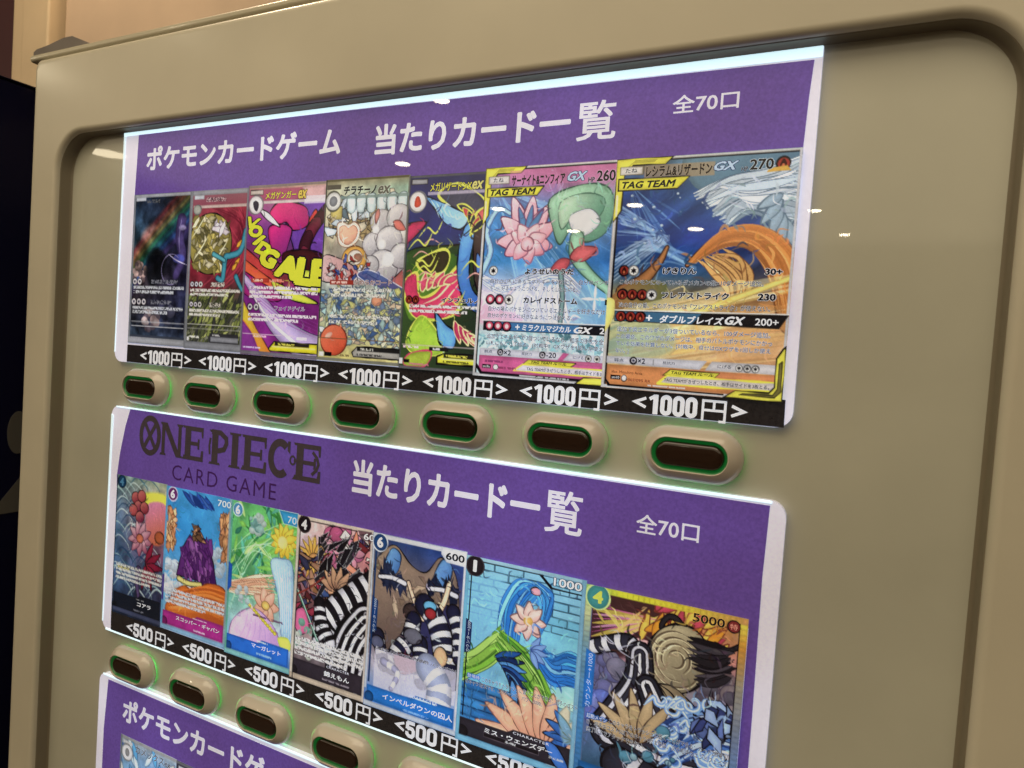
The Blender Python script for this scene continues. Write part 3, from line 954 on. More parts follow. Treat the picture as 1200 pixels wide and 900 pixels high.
def art_c5(A):
    A.base([(0, [(0, (44, 44, 88)), (1, (60, 60, 90))]), (.30, [(0, (34, 42, 110)), (1, (40, 44, 84))]), (.5, [(0, (60, 90, 60)), (1, (40, 40, 60))]), (1, [(0, (150, 50, 96)), (1, (110, 60, 80))])])
    A.mottle(.2, 6)
    N_ = (206, 214, 90)
    A.fill([(-.05, .26), (.18, .24), (.05, .33), (-.05, .36)], (176, 44, 84), K, .01)
    A.fill([(-.1, .45), (.45, .36), (.8, .42), (.8, 1.0), (-.1, 1.0)], (60, 84, 44), K, .01, shade=((34, 44, 36), 1, .3))
    A.fill([(.0, .60), (.10, .48), (.35, .40), (.50, .44), (.30, .60), (.10, .75)], (110, 160, 50), shade=((60, 90, 44), 1, .2))
    # neon outlined flame tongues
    for pts, c in (([(.12, .44), (.35, .38), (.42, .42), (.36, .50), (.20, .50)], (60, 54, 40)),
                   ([(.28, .10), (.45, .05), (.70, .14), (.70, .24), (.50, .20), (.38, .16)], (66, 66, 84)),
                   ([(.0, .56), (.12, .50), (.16, .62), (.30, .60), (.44, .50), (.56, .44), (.60, .56), (.50, .70), (.30, .74), (.10, .72)], (196, 60, 96)),
                   ([(.62, .22), (.75, .18), (.78, .35), (.70, .36)], (196, 90, 90))):
        A.fill(pts, c, N_, .018)
    A.line([(.2, .66), (.34, .62), (.48, .52), (.56, .47)], .016, (230, 210, 170)); A.line([(.25, .70), (.4, .64), (.52, .55)], .014, (230, 210, 170))
    for k in range(5):
        leaf(A, .18 + .05 * k, .60 - .012 * k, .16, .06, -80 + 14 * k, (206, 76, 106), (236, 216, 150), iw=.01)
    A.fill([(.56, .24), (.64, .26), (.60, .45), (.64, .58), (.80, .66), (.80, .72), (.60, .66), (.50, .52), (.50, .36)], (96, 156, 214), K, .010, shade=((50, 90, 170), .7, 1))
    A.fill([(.64, .27), (.80, .30), (.80, .64), (.68, .58), (.63, .44)], (54, 44, 42), K, .01, shade=((80, 60, 60), 1, 0))
    A.fill([(.66, .40), (.72, .46), (.67, .50)], (90, 130, 200), K, .008)
    A.fill([(.16, .11), (.30, .14), (.42, .17), (.56, .22), (.50, .28), (.36, .25), (.26, .18)], (96, 160, 220), K, .010, shade=((160, 200, 236), 1, 0))
    for k in range(5): A.line([(.20 + .06 * k, .12 + .02 * k), (.26 + .05 * k, .17 + .015 * k), (.30 + .05 * k, .22)], .010, (180, 214, 240))
    for k in range(7):
        x, y = A.rng.rand() * .7, .30 + .4 * A.rng.rand()
        A.line([(x, y), (x + .08, y - .05), (x + .16, y - .02), (x + .22, y - .09)], .014, N_)
        A.line([(x + .05, y + .04), (x + .12, y + .01), (x + .20, y + .03)], .010, (236, 160, 150))
    for k in range(6): leaf(A, .46 + .05 * k, .16 + .015 * k, .16, .05, 20 + 24 * k, [(60, 54, 70), (196, 70, 80), (40, 40, 50)][k % 3], N_, iw=.010)
    A.fill([(.10, .78), (.20, .72), (.35, .80), (.42, .90), (.20, .93), (.06, .88)], (150, 186, 62), N_, .010)
    A.fill([(.32, .70), (.42, .76), (.52, .80), (.50, .88), (.38, .86), (.34, .78)], (96, 156, 214), K, .012)
    for k in range(5): leaf(A, .50 + .04 * k, .74 + .02 * k, .18, .05, 70 - 12 * k, (190, 56, 96), (236, 206, 150), iw=.01)
    A.fill([(.1, .92), (.3, .9), (.25, .98), (.05, .98)], (150, 170, 60), (200, 60, 100), .012)
    A.brush(200)
    A.script(.07, .70, .672, .017, (232, 232, 228), (60, 50, 60), 2, .026)
    A.rect(0, .000, 1, .012, (86, 86, 92)); A.rect(0, 0, .012, 1, (70, 72, 78)); A.rect(0, .985, 1, 1, (96, 96, 100))
    A.rect(.02, .020, .17, .045, (150, 150, 156), ink=K)
    A.ell(.088, .135, .082, .082, (206, 204, 200), (100, 100, 110), .012); A.fill([(.07, .11), (.10, .11), (.12, .15), (.08, .165), (.055, .15)], (190, 70, 50))
    A.rect(.18, .088, 1, .104, (180, 170, 190), alpha=.8)
    energy(A, .06, .640, .030, 'fire'); energy(A, .125, .640, .030, 'fire')
    A.rect(.02, .872, 1, .876, (220, 200, 200)); A.rect(.28, .878, .46, .898, (30, 30, 34)); A.script(.30, .42, .888, .012, (220, 220, 220)); A.script(.03, .2, .885, .014, (230, 200, 210))
    A.fill([(.36, .925), (.42, .908), (1, .908), (1, .962), (.36, .962)], (206, 204, 60), K, .012, smooth=False); A.rect(.42, .910, 1, .930, (40, 40, 34)); A.rect(.40, .932, 1, .938, (240, 236, 160))
    A.script(.44, .72, .920, .014, (225, 220, 80)); A.script(.42, .72, .948, .012, (60, 60, 30)); A.script(.10, .30, .972, .012, (190, 110, 130))
    A.rect(.0, .945, .035, .975, (220, 220, 220)); A.rect(.045, .950, .10, .968, K)


def art_c4(A):
    A.base([(0, [(0, (110, 100, 70)), (1, (150, 140, 110))]), (.06, [(0, (170, 165, 140)), (1, (140, 170, 150))]), (.3, [(0, (150, 140, 110)), (1, (190, 186, 180))]), (.5, [(0, (180, 170, 160)), (1, (170, 160, 170))]), (.62, [(0, (170, 186, 180)), (1, (176, 186, 170))]), (1, [(0, (170, 160, 90)), (1, (190, 180, 120))])])
    A.mottle(.3, 9)
    A.shards(.05, .1, .95, .3, 60, .06, [(206, 196, 170), (90, 110, 120), (176, 186, 190), (150, 130, 90)], K, .006)
    for k in range(6):
        A.fill([(.28 + .12 * k, .10), (.37 + .12 * k, .09), (.38 + .12 * k, .17), (.33 + .12 * k, .19), (.28 + .12 * k, .17)], (190, 206, 206), (70, 90, 96), .008)
    A.rect(.08, .15, .22, .22, (176, 160, 90), ink=(90, 80, 50))
    # soft pale clouds of sugar
    for c in ((.70, .24, .13), (.90, .22, .14), (.62, .36, .13), (.80, .34, .15), (.74, .48, .18), (.95, .42, .13), (.60, .47, .10)):
        A.ell(c[0], c[1], c[2], c[2] * .9, (196, 192, 190), (84, 80, 86), .008, shade=((150, 146, 150), .5, 1))
    for c in ((.72, .36, .05), (.80, .44, .07), (.64, .28, .04)): A.ell(c[0], c[1], c[2], c[2], (226, 222, 216), None)
    leaf(A, .84, .24, .16, .08, 30, (206, 110, 100), (90, 60, 60)); leaf(A, .66, .17, .14, .05, 100, (200, 130, 120), (90, 60, 60))
    A.fill([(.17, .25), (.24, .235), (.31, .25), (.38, .235), (.45, .27), (.43, .34), (.32, .375), (.20, .35)], (226, 214, 196), (120, 80, 60), .008)
    A.fill([(.20, .27), (.26, .255), (.31, .27), (.37, .255), (.42, .28), (.40, .33), (.31, .36), (.22, .33)], (206, 150, 124), (150, 90, 70), .006, shade=((226, 180, 150), -.6, -1))
    A.ell(.40, .44, .15, .13, (206, 156, 76), (90, 60, 40), .010); A.ell(.41, .43, .09, .075, (222, 210, 196), (120, 90, 70), .008); A.ell(.44, .43, .05, .04, (150, 110, 90), (120, 90, 70), .006)
    A.fill([(.02, .42), (.25, .44), (.5, .50), (.8, .56), (1.02, .48), (1.02, .62), (.5, .56), (.02, .56)], (150, 60, 56), K, .008, shade=((206, 190, 190), -.7, .2))
    A.shards(.1, .44, .6, .56, 40, .03, [(216, 210, 210), (170, 60, 56), (70, 90, 160)], K, .004)
    A.fill([(.45, .52), (.62, .50), (.95, .58), (1.02, .60), (1.0, .64), (.6, .57)], (60, 80, 140), alpha=.8, ink=(200, 200, 210))
    A.shards(.02, .60, .98, .90, 260, .045, [(176, 196, 190), (206, 206, 170), (110, 130, 160), (190, 190, 120), (150, 180, 180), (196, 176, 150), (70, 100, 150)], (70, 80, 90), .006, elong=1.2)
    A.ell(.70, .66, .06, .05, (206, 140, 110), (120, 90, 80))
    A.ell(.205, .885, .165, .15, (186, 74, 50), (96, 34, 30), .010, shade=((206, 110, 80), -.6, -1)); A.ell(.14, .86, .05, .025, (226, 170, 150), rot=-.5)
    A.brush(240)
    A.rect(0, 0, 1, .012, (90, 84, 60)); A.rect(0, 0, .016, 1, (50, 56, 50)); A.rect(0, .984, 1, 1, (120, 120, 108)); A.rect(.984, 0, 1, 1, (110, 110, 100))
    A.ell(.105, .12, .095, .095, (186, 184, 178), (70, 70, 60), .014); A.ell(.105, .12, .05, .05, (110, 112, 116))
    A.rect(.02, .030, .19, .055, (80, 76, 66)); A.rect(.19, .094, 1, .110, (110, 130, 124), alpha=.8)
    A.rect(.12, .553, .41, .579, (160, 56, 44)); A.script(.14, .39, .566, .014, (226, 200, 190))
    A.script(.14, .86, .605, .022, (222, 222, 214), (90, 96, 96), 2, .030, .55); A.script(.14, .86, .752, .022, (222, 222, 214), (90, 96, 96), 2, .030, .55)
    A.rect(.02, .872, .98, .877, (120, 90, 60))
    A.fill([(.44, .945), (.50, .912), (1, .912), (1, .968), (.46, .968)], (150, 148, 142), K, .012, smooth=False); A.rect(.50, .914, 1, .935, (34, 34, 34)); A.script(.54, .78, .925, .014, (210, 210, 200)); A.script(.50, .98, .955, .014, (60, 60, 60))
    A.rect(.03, .953, .09, .978, (220, 220, 210)); A.rect(.10, .953, .19, .975, K); A.script(.28, .48, .966, .012, (110, 96, 60))


def art_c3(A):
    A.base([(0, [(0, (150, 120, 100)), (1, (190, 160, 130))]), (.08, [(0, (150, 60, 110)), (1, (190, 150, 160))]), (.3, [(0, (96, 44, 110)), (1, (84, 50, 130))]), (.55, [(0, (170, 70, 60)), (1, (110, 40, 60))]), (.62, [(0, (110, 36, 120)), (1, (120, 40, 120))]), (1, [(0, (130, 40, 130)), (1, (120, 40, 110))])])
    A.mottle(.25, 6)
    MG, PU = (206, 50, 110), (96, 56, 140)
    A.fill([(.5, .12), (1.05, .12), (1.05, .55), (.75, .5), (.62, .35)], PU, K, .01)
    A.fill([(.30, .17), (.42, .10), (.62, .11), (.78, .15), (.80, .24), (.62, .27), (.52, .22), (.40, .24)], MG, K, .012, shade=((160, 36, 100), 1, .5))
    A.fill([(.30, .25), (.44, .23), (.60, .26), (.56, .36), (.50, .46), (.38, .42), (.32, .34)], (196, 44, 116), K, .012, shade=((120, 40, 110), .7, 1))
    leaf(A, .16, .14, .34, .06, 32, (226, 220, 224), K); leaf(A, .86, .26, .18, .11, -80, (196, 60, 54), K)
    A.ribbon([(1.02, .16), (.84, .28), (.78, .40), (1.0, .52)], .12, .16, [(60, 26, 36), (96, 34, 50)], 5, K, .01)
    A.fill([(.5, .40), (.8, .38), (1.02, .42), (1.02, .55), (.6, .5)], (60, 26, 30), K, .01)
    for k in range(3): A.fill([(-.05, .36 + .07 * k), (.2, .44 + .06 * k), (.5, .56 + .04 * k), (.45, .62 + .03 * k), (.1, .54 + .06 * k), (-.05, .46 + .07 * k)], [(176, 60, 60), (206, 90, 60), (150, 36, 110)][k], K, .008)
    A.fill([(.38, .56), (.60, .60), (.98, .68), (.70, .675), (.45, .62)], (196, 204, 70), K, .010); A.fill([(.7, .5), (1.0, .52), (1.0, .62), (.75, .6)], (196, 204, 70), K, .010)
    A.ribbon([(-.02, .53), (.20, .65), (.45, .80), (.80, .92), (1.05, .97)], .06, .34, [(176, 156, 200)], 1, ink=(60, 30, 80)); A.ribbon([(.1, .62), (.4, .80), (.9, .97)], .02, .05, [(222, 214, 232)], 1)
    A.fill([(-.04, .68), (.08, .74), (.20, .84), (.34, .93), (.44, 1.03), (-.04, 1.03)], (190, 204, 60), (90, 40, 60), .01, shade=((206, 100, 44), 1, .0))
    A.fill([(-.04, .80), (.10, .84), (.24, .95), (.28, 1.03), (-.04, 1.03)], (120, 50, 130), (206, 120, 50), .01)
    for k in range(5): A.line([(.0, .56 + .01 * k), (.5, .70 + .02 * k), (1, .80 + .02 * k)], .008, (140, 60, 150), alpha=.7)
    A.brush(120)
    A.rect(.0, .0, 1, .014, (130, 116, 110)); A.rect(0, 0, .012, 1, (96, 90, 110)); A.rect(0, .975, 1, 1, (110, 104, 116))
    A.rect(.02, .025, 1, .095, (150, 60, 90), alpha=.75); A.poly([(.70, .02), (1, .02), (1, .095), (.78, .095)], (190, 150, 150)); A.rect(.02, .094, 1, .110, (206, 190, 186)); A.rect(.74, .075, 1, .12, (206, 200, 206), alpha=.8)
    A.rect(.03, .028, .20, .055, (190, 176, 166), ink=K)
    A.ell(.11, .115, .098, .092, (206, 200, 200), (110, 100, 106), .014); A.fill([(.07, .10), (.11, .09), (.15, .11), (.13, .15), (.09, .14)], (44, 40, 56))
    A.rect(.10, .545, .34, .571, (176, 60, 50)); A.script(.35, .68, .558, .018, (206, 110, 90), (240, 220, 200)); A.script(.12, .33, .558, .015, (236, 210, 190))
    A.script(.08, .97, .600, .020, (232, 226, 232), (90, 40, 100), 3, .026); A.script(.08, .97, .760, .020, (232, 226, 232), (90, 40, 100), 2, .028)
    energy(A, .10, .715, .035, 'x'); energy(A, .185, .715, .035, 'x')
    A.rect(.02, .872, .72, .876, (226, 206, 220)); A.script(.16, .42, .886, .014, (230, 190, 200)); A.script(.74, .95, .886, .016, (226, 214, 226)); A.script(.03, .3, .955, .013, (200, 190, 220))
    A.fill([(.38, .955), (.45, .912), (1, .912), (1, .968), (.40, .968)], (206, 196, 44), K, .010, smooth=False); A.rect(.46, .915, .9, .935, (44, 40, 36)); A.script(.50, .80, .925, .014, (220, 214, 80)); A.rect(.42, .938, .98, .944, (240, 234, 150))


def art_c2(A):
    A.base([(0, [(0, (120, 116, 120)), (1, (120, 90, 100))]), (.1, [(0, (130, 60, 70)), (1, (140, 44, 60))]), (.5, [(0, (120, 36, 48)), (1, (130, 40, 60))]), (.62, [(0, (110, 40, 50)), (1, (70, 50, 50))]), (.72, [(0, (90, 96, 70)), (1, (80, 86, 70))]), (1, [(0, (110, 110, 90)), (1, (110, 112, 110))])])
    A.mottle(.35, 8)
    for k in range(14): A.line([(.3 + .7 * A.rng.rand(), .1), (.9 + .1 * A.rng.rand(), .2 + .3 * A.rng.rand()), (.5 * A.rng.rand() + .1, .66)], .02, [(170, 60, 76), (90, 24, 40)][k % 2], alpha=.6)
    A.ell(.38, .335, .37, .37, (150, 134, 66), K, .014, shade=((104, 96, 50), .7, 1))
    A.shards(.10, .17, .66, .50, 130, .05, [(176, 160, 86), (120, 110, 60), (206, 196, 160), (90, 84, 52), (160, 150, 110)], (70, 64, 40), .005)
    for a, b in ((.05, .30), (.1, .44), (.45, .46)): A.line([(a, b), (a + .12, b - .07), (a + .24, b - .15)], .016, (226, 216, 170))
    A.shards(.42, .2, .62, .27, 8, .05, [(196, 186, 190), (222, 214, 220)], (90, 80, 90), .004)
    T1 = (60, 130, 150)
    A.ribbon([(.98, .26), (.90, .38), (.74, .41), (.66, .42), (.64, .50), (.62, .56), (.54, .55)], .08, .07, [T1], 1, ink=(20, 50, 66)); A.ribbon([(.45, .40), (.55, .42), (.64, .44)], .06, .05, [(80, 150, 160)], 1, ink=(20, 50, 66)); A.ribbon([(.85, .54), (.9, .58), (.96, .62)], .07, .05, [T1], 1, ink=(20, 50, 66))
    for a, b in ((.84, .36), (.82, .47), (.78, .50)): leaf(A, a, b, .12, .05, -50, (222, 160, 56), (90, 50, 30))
    A.shards(.0, .66, 1, .96, 220, .04, [(120, 130, 70), (70, 76, 50), (160, 166, 100), (60, 60, 60), (96, 96, 80)], (40, 44, 34), .004, ang=-1.0, elong=2.6)
    A.rect(0, 0, 1, .03, (130, 130, 136)); A.rect(0, 0, .045, 1, (120, 122, 128)); A.rect(.965, 0, 1, 1, (116, 116, 124)); A.rect(0, .955, 1, 1, (118, 120, 126))
    A.rect(.045, .03, .965, .095, (130, 70, 84), alpha=.8); A.script(.28, .85, .060, .030, (60, 40, 50), (190, 170, 170), dens=.5); A.rect(.06, .094, .965, .112, (190, 168, 160))
    A.rect(.07, .03, .24, .055, (180, 184, 190)); A.ell(.13, .12, .07, .06, (150, 150, 140), (90, 90, 90), .01)
    for v in (.590, .718):
        for k, c in enumerate(('x', 'x', 'star')): energy(A, .10 + .075 * k, v, .034, c)
        A.script(.42, .78, v, .030, (206, 200, 190), (60, 60, 54), dens=.5); A.script(.07, .93, v + .038, .020, (214, 214, 206), (80, 70, 66), 2, .026)
    for v in (.842, .868): A.rect(.05, v, .96, v + .004, (190, 190, 180))
    A.rect(.45, .895, .94, .955, (50, 50, 54)); A.rect(.47, .918, .94, .948, (130, 132, 140)); A.script(.50, .70, .906, .012, (190, 190, 190)); A.script(.08, .35, .925, .016, (214, 214, 206)); A.rect(.05, .925, .09, .95, (220, 220, 220))


def art_c1(A):
    A.base([(0, [(0, (30, 40, 60)), (1, (24, 30, 40))]), (.3, [(0, (30, 50, 60)), (1, (30, 26, 50))]), (.55, [(0, (60, 50, 50)), (1, (30, 30, 50))]), (.75, [(0, (44, 40, 50)), (1, (40, 44, 70))]), (1, [(0, (40, 56, 70)), (1, (50, 60, 80))])])
    A.mottle(.7, 5, octv=5)
    for k, c in enumerate([(150, 44, 40), (176, 96, 50), (150, 140, 60), (40, 130, 80), (30, 120, 130), (40, 80, 150), (80, 60, 130)]):
        A.line([(-.05, .50 + .045 * k - .06), (.35, .28 + .045 * k - .06), (1.05, -.08 + .05 * k - .02)], .055, np.array(c) * .9, alpha=.55, soft=.05, taper=False)
    A.ell(.28, .17 + .08, .14, .06, (170, 130, 120), alpha=.5, soft=.05, rot=-.6)
    A.puffs(.16, .52, .12, 22, .035, [(120, 100, 96), (176, 150, 146), (90, 76, 80)]); A.mottle(.5, 10)
    A.fill([(.30, .42), (.45, .36), (.62, .42), (.58, .55), (.40, .62), (.28, .55)], (16, 18, 22), alpha=.9, soft=.05)
    # vague violet haze, a comet with a thin ring
    A.ribbon([(.86, .18), (.84, .30), (.90, .42), (.80, .54)], .16, .10, [(60, 50, 90)], 1); A.ell(.88, .23, .06, .03, (130, 120, 160), soft=.02); A.ell(.84, .43, .10, .05, (66, 70, 140), soft=.02)
    for k in range(26):
        a0 = k / 26 * 4.4 + 1.0; a1 = a0 + .2
        A.line([(.72 + .17 * math.cos(a0), .50 + .10 * math.sin(a0)), (.72 + .17 * math.cos(a1), .50 + .10 * math.sin(a1))], .010, (130, 120, 160), alpha=.7, taper=False, smooth=False)
    A.line([(.66, .40), (.80, .44), (.98, .47)], .014, (190, 180, 210)); A.line([(.86, .16), (.83, .3), (.86, .4)], .014, (110, 100, 140))
    A.puffs(.38, .83, .14, 26, .04, [(150, 130, 130), (90, 80, 90), (176, 160, 160)]); A.puffs(.68, .80, .1, 10, .06, [(40, 44, 60), (70, 70, 90)]); A.mottle(.5, 9)
    A.rect(0, 0, 1, .022, (150, 152, 158)); A.rect(0, 0, .035, 1, (120, 124, 132)); A.rect(.985, 0, 1, 1, (110, 112, 120)); A.rect(0, .955, 1, 1, (140, 142, 148)); A.rect(.035, .94, 1, .957, (60, 66, 80))
    A.rect(.04, .02, .22, .045, (176, 180, 190)); A.script(.24, .6, .05, .025, (90, 90, 90), dens=.5)
    for v, cl in ((.583, ('x', 'x')), (.718, ('x', 'x', 'x'))):
        for k, c in enumerate(cl): energy(A, .08 + .09 * k, v, .040, c)
        A.script(.38, .88, v, .030, (120, 120, 130), (50, 54, 66), dens=.5); A.script(.06, .95, v + .040, .022, (196, 200, 206), (60, 60, 70), 2, .028)
    for v in (.85, .878): A.rect(.05, v, .98, v + .005, (196, 198, 204))
    A.script(.06, .30, .965, .014, (150, 150, 160))


def opcard(A, bar, v0, name_col=None, notch=.62):
    """lower name bar with its stepped edge"""
    A.poly([(.03, v0), (notch - .10, v0), (notch - .05, v0 - .022), (.97, v0 - .020), (.97, .965), (.03, .965)], bar)
    A.ell(.06, .945, .05, .05, np.array(bar) * .7, K, .004)


def cost(A, cu, cv, r_, col, ring=None):
    A.ell(cu, cv, r_, r_, col, ring, .010)


def art_d1(A):
    A.base([(0, [(0, (96, 120, 120)), (1, (150, 160, 130))]), (.25, [(0, (70, 96, 120)), (1, (170, 120, 120))]), (.5, [(0, (60, 90, 120)), (1, (110, 70, 90))]), (.7, [(0, (60, 86, 120)), (1, (60, 60, 90))]), (1, [(0, (24, 34, 50)), (1, (30, 36, 50))])])
    A.mottle(.4, 8)
    for k in range(60):
        a = A.rng.rand(); b = A.rng.rand()
        A.line([(a - .15, b * .85 + .05), (a, b * .85 - .03), (a + .2, b * .85 + .02), (a + .25, b * .85 + .08)], .012 + .014 * A.rng.rand(), [(50, 90, 110), (150, 180, 176), (30, 56, 90), (190, 206, 200)][A.rng.randint(4)], alpha=.75)
    A.fill([(.55, .10), (1, .08), (1, .24), (.60, .22)], (214, 214, 70), alpha=.9, soft=.04)
    A.fill([(.62, .18), (1, .15), (1, .40), (.7, .42)], (196, 120, 150), soft=.03, shade=((176, 90, 60), .5, 1))
    # plum berries, pink petals and folded crimson leaves
    for k, (x, y) in enumerate(((.40, .14), (.52, .12), (.46, .20), (.58, .20), (.36, .23), (.50, .27))): A.ell(x, y, .085, .08, [(110, 36, 50), (140, 56, 60), (96, 30, 56)][k % 3], K, .010, shade=((176, 96, 90), -.6, -1))
    for k in range(9): leaf(A, .52, .42, .24, .11, 40 * k + 10, (200, 168, 172), (70, 36, 56), ((130, 60, 84), .5, .8))
    A.ell(.52, .42, .07, .06, (176, 96, 70), K)
    for k in range(6): leaf(A, .66, .60, .34, .10, -70 + 34 * k, (146, 34, 56), K, ((90, 20, 44), .5, 1), iw=.01)
    A.ell(.90, .38, .09, .08, (150, 76, 46), K, .01)
    A.ribbon([(.52, .64), (.50, .74), (.56, .86)], .10, .06, [(70, 56, 90)], 1, ink=K)
    A.brush(160, .05, .84)
    A.script(.06, .98, .645, .022, (206, 206, 196), (60, 60, 66), 4, .030)
    A.script(.10, .5, .66, .02, (190, 180, 110), (70, 70, 60))
    opcard(A, (20, 26, 36), .846); A.rect(.02, .955, 1, .985, (60, 66, 90)); A.rect(0, 0, .018, 1, (40, 50, 60))
    cost(A, .105, .045, .085, (24, 56, 84), (16, 26, 36)); A.script(.45, .75, .935, .012, (130, 130, 140)); A.script(.50, .74, .856, .010, (150, 150, 150))


def art_d2(A):
    A.base([(0, [(0, (60, 140, 190)), (1, (60, 130, 180))]), (.3, [(0, (44, 130, 196)), (1, (60, 140, 190))]), (.55, [(0, (80, 150, 196)), (1, (110, 150, 190))]), (.8, [(0, (96, 160, 200)), (1, (160, 180, 190))]), (1, [(0, (150, 180, 200)), (1, (150, 180, 200))])])
    A.mottle(.18, 6)
    A.puffs(.15, .62, .16, 22, .06, [(196, 210, 220), (214, 220, 226)]); A.puffs(.85, .44, .14, 12, .05, [(180, 200, 214)]); A.puffs(.5, .86, .4, 24, .05, [(190, 206, 214), (214, 214, 210)])
    SK = (206, 150, 100)
    # violet crag, tan cliffs left and right, orange dunes
    A.strands([(.26, .02), (.36, .06), (.46, .10)], [(.60, .02), (.66, .06), (.74, .10)], 12, .05, [(40, 76, 150), (60, 100, 170), (30, 56, 120)], ink=(24, 40, 90))
    A.shards(.02, .16, .16, .42, 34, .06, [SK, (186, 126, 84), (222, 176, 130)], (90, 54, 36), .006, elong=1.2, ang=1.3)
    A.shards(.86, .12, .99, .40, 30, .06, [SK, (186, 126, 84), (222, 176, 130)], (90, 54, 36), .006, elong=1.2, ang=1.8)
    A.fill([(.22, .60), (.30, .40), (.40, .30), (.46, .32), (.52, .22), (.60, .30), (.68, .32), (.78, .46), (.84, .60)], (96, 44, 110), K, .010, shade=((60, 26, 80), .8, .5), smooth=False)
    A.shards(.32, .36, .74, .60, 46, .05, [(120, 62, 134), (80, 34, 96), (140, 84, 150), (104, 50, 120)], (44, 20, 60), .005, ang=1.2, elong=2)
    A.shards(.44, .24, .60, .32, 10, .05, [(120, 84, 60), (170, 120, 84)], K, .006)
    A.ribbon([(.26, .62), (.42, .635), (.60, .62)], .06, .05, [(196, 186, 110)], 1, ink=K)
    A.fill([(.18, .74), (.34, .66), (.52, .68), (.70, .60), (.98, .62), (1.02, .86), (.12, .88)], (206, 110, 44), (110, 50, 24), .010, shade=((160, 76, 34), .6, 1))
    A.strands([(.16, .74), (.40, .68), (.70, .62), (1.02, .62)], [(.12, .87), (.36, .84), (.70, .80), (1.02, .82)], 24, .020, [(222, 130, 60), (176, 84, 36), (206, 110, 44), (236, 156, 84)], jit=.006, alpha=.85)
    A.brush(180, .05, .86)
    A.script(.06, .97, .715, .024, (206, 214, 220), (70, 80, 100), 4, .028)
    opcard(A, (150, 40, 120), .868); A.rect(0, 0, .03, 1, (90, 150, 190)); A.rect(.97, 0, 1, 1, (130, 160, 170)); A.rect(0, .966, 1, 1, (120, 160, 190))
    cost(A, .105, .050, .075, (96, 40, 96), (200, 190, 210)); A.rect(.0, .62, .03, .80, (70, 50, 130)); A.script(.52, .72, .945, .012, (206, 190, 206)); A.script(.50, .75, .864, .010, (206, 190, 206))


def art_d3(A):
    A.base([(0, [(0, (96, 176, 110)), (1, (96, 180, 90))]), (.25, [(0, (90, 170, 100)), (.6, (110, 180, 96)), (1, (120, 176, 80))]), (.5, [(0, (60, 140, 110)), (.6, (90, 150, 96)), (1, (150, 190, 196))]), (.75, [(0, (140, 190, 190)), (1, (190, 200, 206))]), (1, [(0, (60, 110, 190)), (1, (60, 110, 180))])])
    A.mottle(.3, 6)
    for k in range(60): leaf(A, A.rng.rand(), .02 + .55 * A.rng.rand(), .10 + .22 * A.rng.rand(), .03 + .03 * A.rng.rand(), A.rng.rand() * 360, [(60, 140, 70), (130, 196, 90), (176, 214, 130), (50, 120, 96), (90, 180, 150)][A.rng.randint(5)])
    for k in range(12): A.line([(.1 * A.rng.rand(), .3 + .5 * A.rng.rand()), (.4, .1 + .5 * A.rng.rand()), (1, .6 * A.rng.rand())], .012, (196, 226, 190), alpha=.6)
    A.puffs(.40, .12, .12, 16, .04, [(160, 206, 196), (190, 214, 206), (120, 176, 170)])
    # gold blossom, pearl drape, peach sash
    for k in range(12): leaf(A, .82, .19, .20, .09, 30 * k + 8, (230, 216, 90), (150, 130, 40), ((206, 170, 50), .3, 1), iw=.006)
    A.ell(.80, .20, .07, .07, (240, 224, 130))
    A.fill([(.64, .34), (.80, .30), (.96, .33), (1.0, .60), (1.0, .84), (.86, .80), (.78, .55)], (176, 206, 216), (90, 120, 150), .010, shade=((120, 160, 190), 1, .3))
    for k in range(6): A.line([(.72 + .04 * k, .34), (.80 + .03 * k, .52), (.84 + .03 * k, .78)], .010, (222, 232, 236))
    A.strands([(-.02, .54), (.2, .50), (.44, .46), (.70, .42)], [(-.02, .60), (.2, .58), (.44, .56), (.74, .56)], 14, .030, [(226, 184, 150), (206, 156, 124), (236, 206, 176)], ink=(150, 100, 76))
    for k in range(7): leaf(A, .60, .62, .20, .12, 51 * k, (222, 180, 154), (140, 90, 66), ((196, 140, 116), .6, 1), iw=.007)
    A.ell(.60, .62, .06, .05, (206, 170, 90), (120, 90, 50))
    A.fill([(.30, .68), (.50, .66), (.74, .74), (.84, .86), (.60, .92), (.30, .88), (.08, .90), (.10, .78)], (222, 190, 214), (130, 90, 140), .010, shade=((180, 140, 196), 1, .6))
    for k in range(6): A.line([(.34 + .06 * k, .70 + .01 * k), (.30 + .08 * k, .80), (.22 + .1 * k, .88)], .008, (176, 140, 190))
    for k in range(12): A.ell(.36 + .036 * k, .645 + .012 * k, .024, .020, (222, 214, 70), (150, 130, 50), .005)
    A.puffs(.25, .60, .10, 10, .03, [(206, 220, 222), (190, 210, 214)])
    A.fill([(.80, .80), (.95, .78), (1, .84), (.9, .88)], (206, 220, 90))
    A.brush(200, .05, .86)
    A.script(.42, .96, .70, .014, (90, 60, 90))
    opcard(A, (36, 96, 186), .868); A.rect(0, 0, .03, 1, (96, 170, 150)); A.rect(0, .966, 1, 1, (120, 180, 180)); A.poly([(.0, .40), (.06, .42), (.06, .56), (.0, .60)], (30, 80, 170))
    cost(A, .105, .055, .075, (70, 130, 170), (190, 220, 220)); A.poly([(.72, .0), (1, .0), (1, .085), (.80, .08)], (50, 140, 190), (190, 220, 220)); A.script(.5, .75, .938, .012, (150, 190, 230)); A.script(.50, .75, .860, .010, (206, 220, 230))


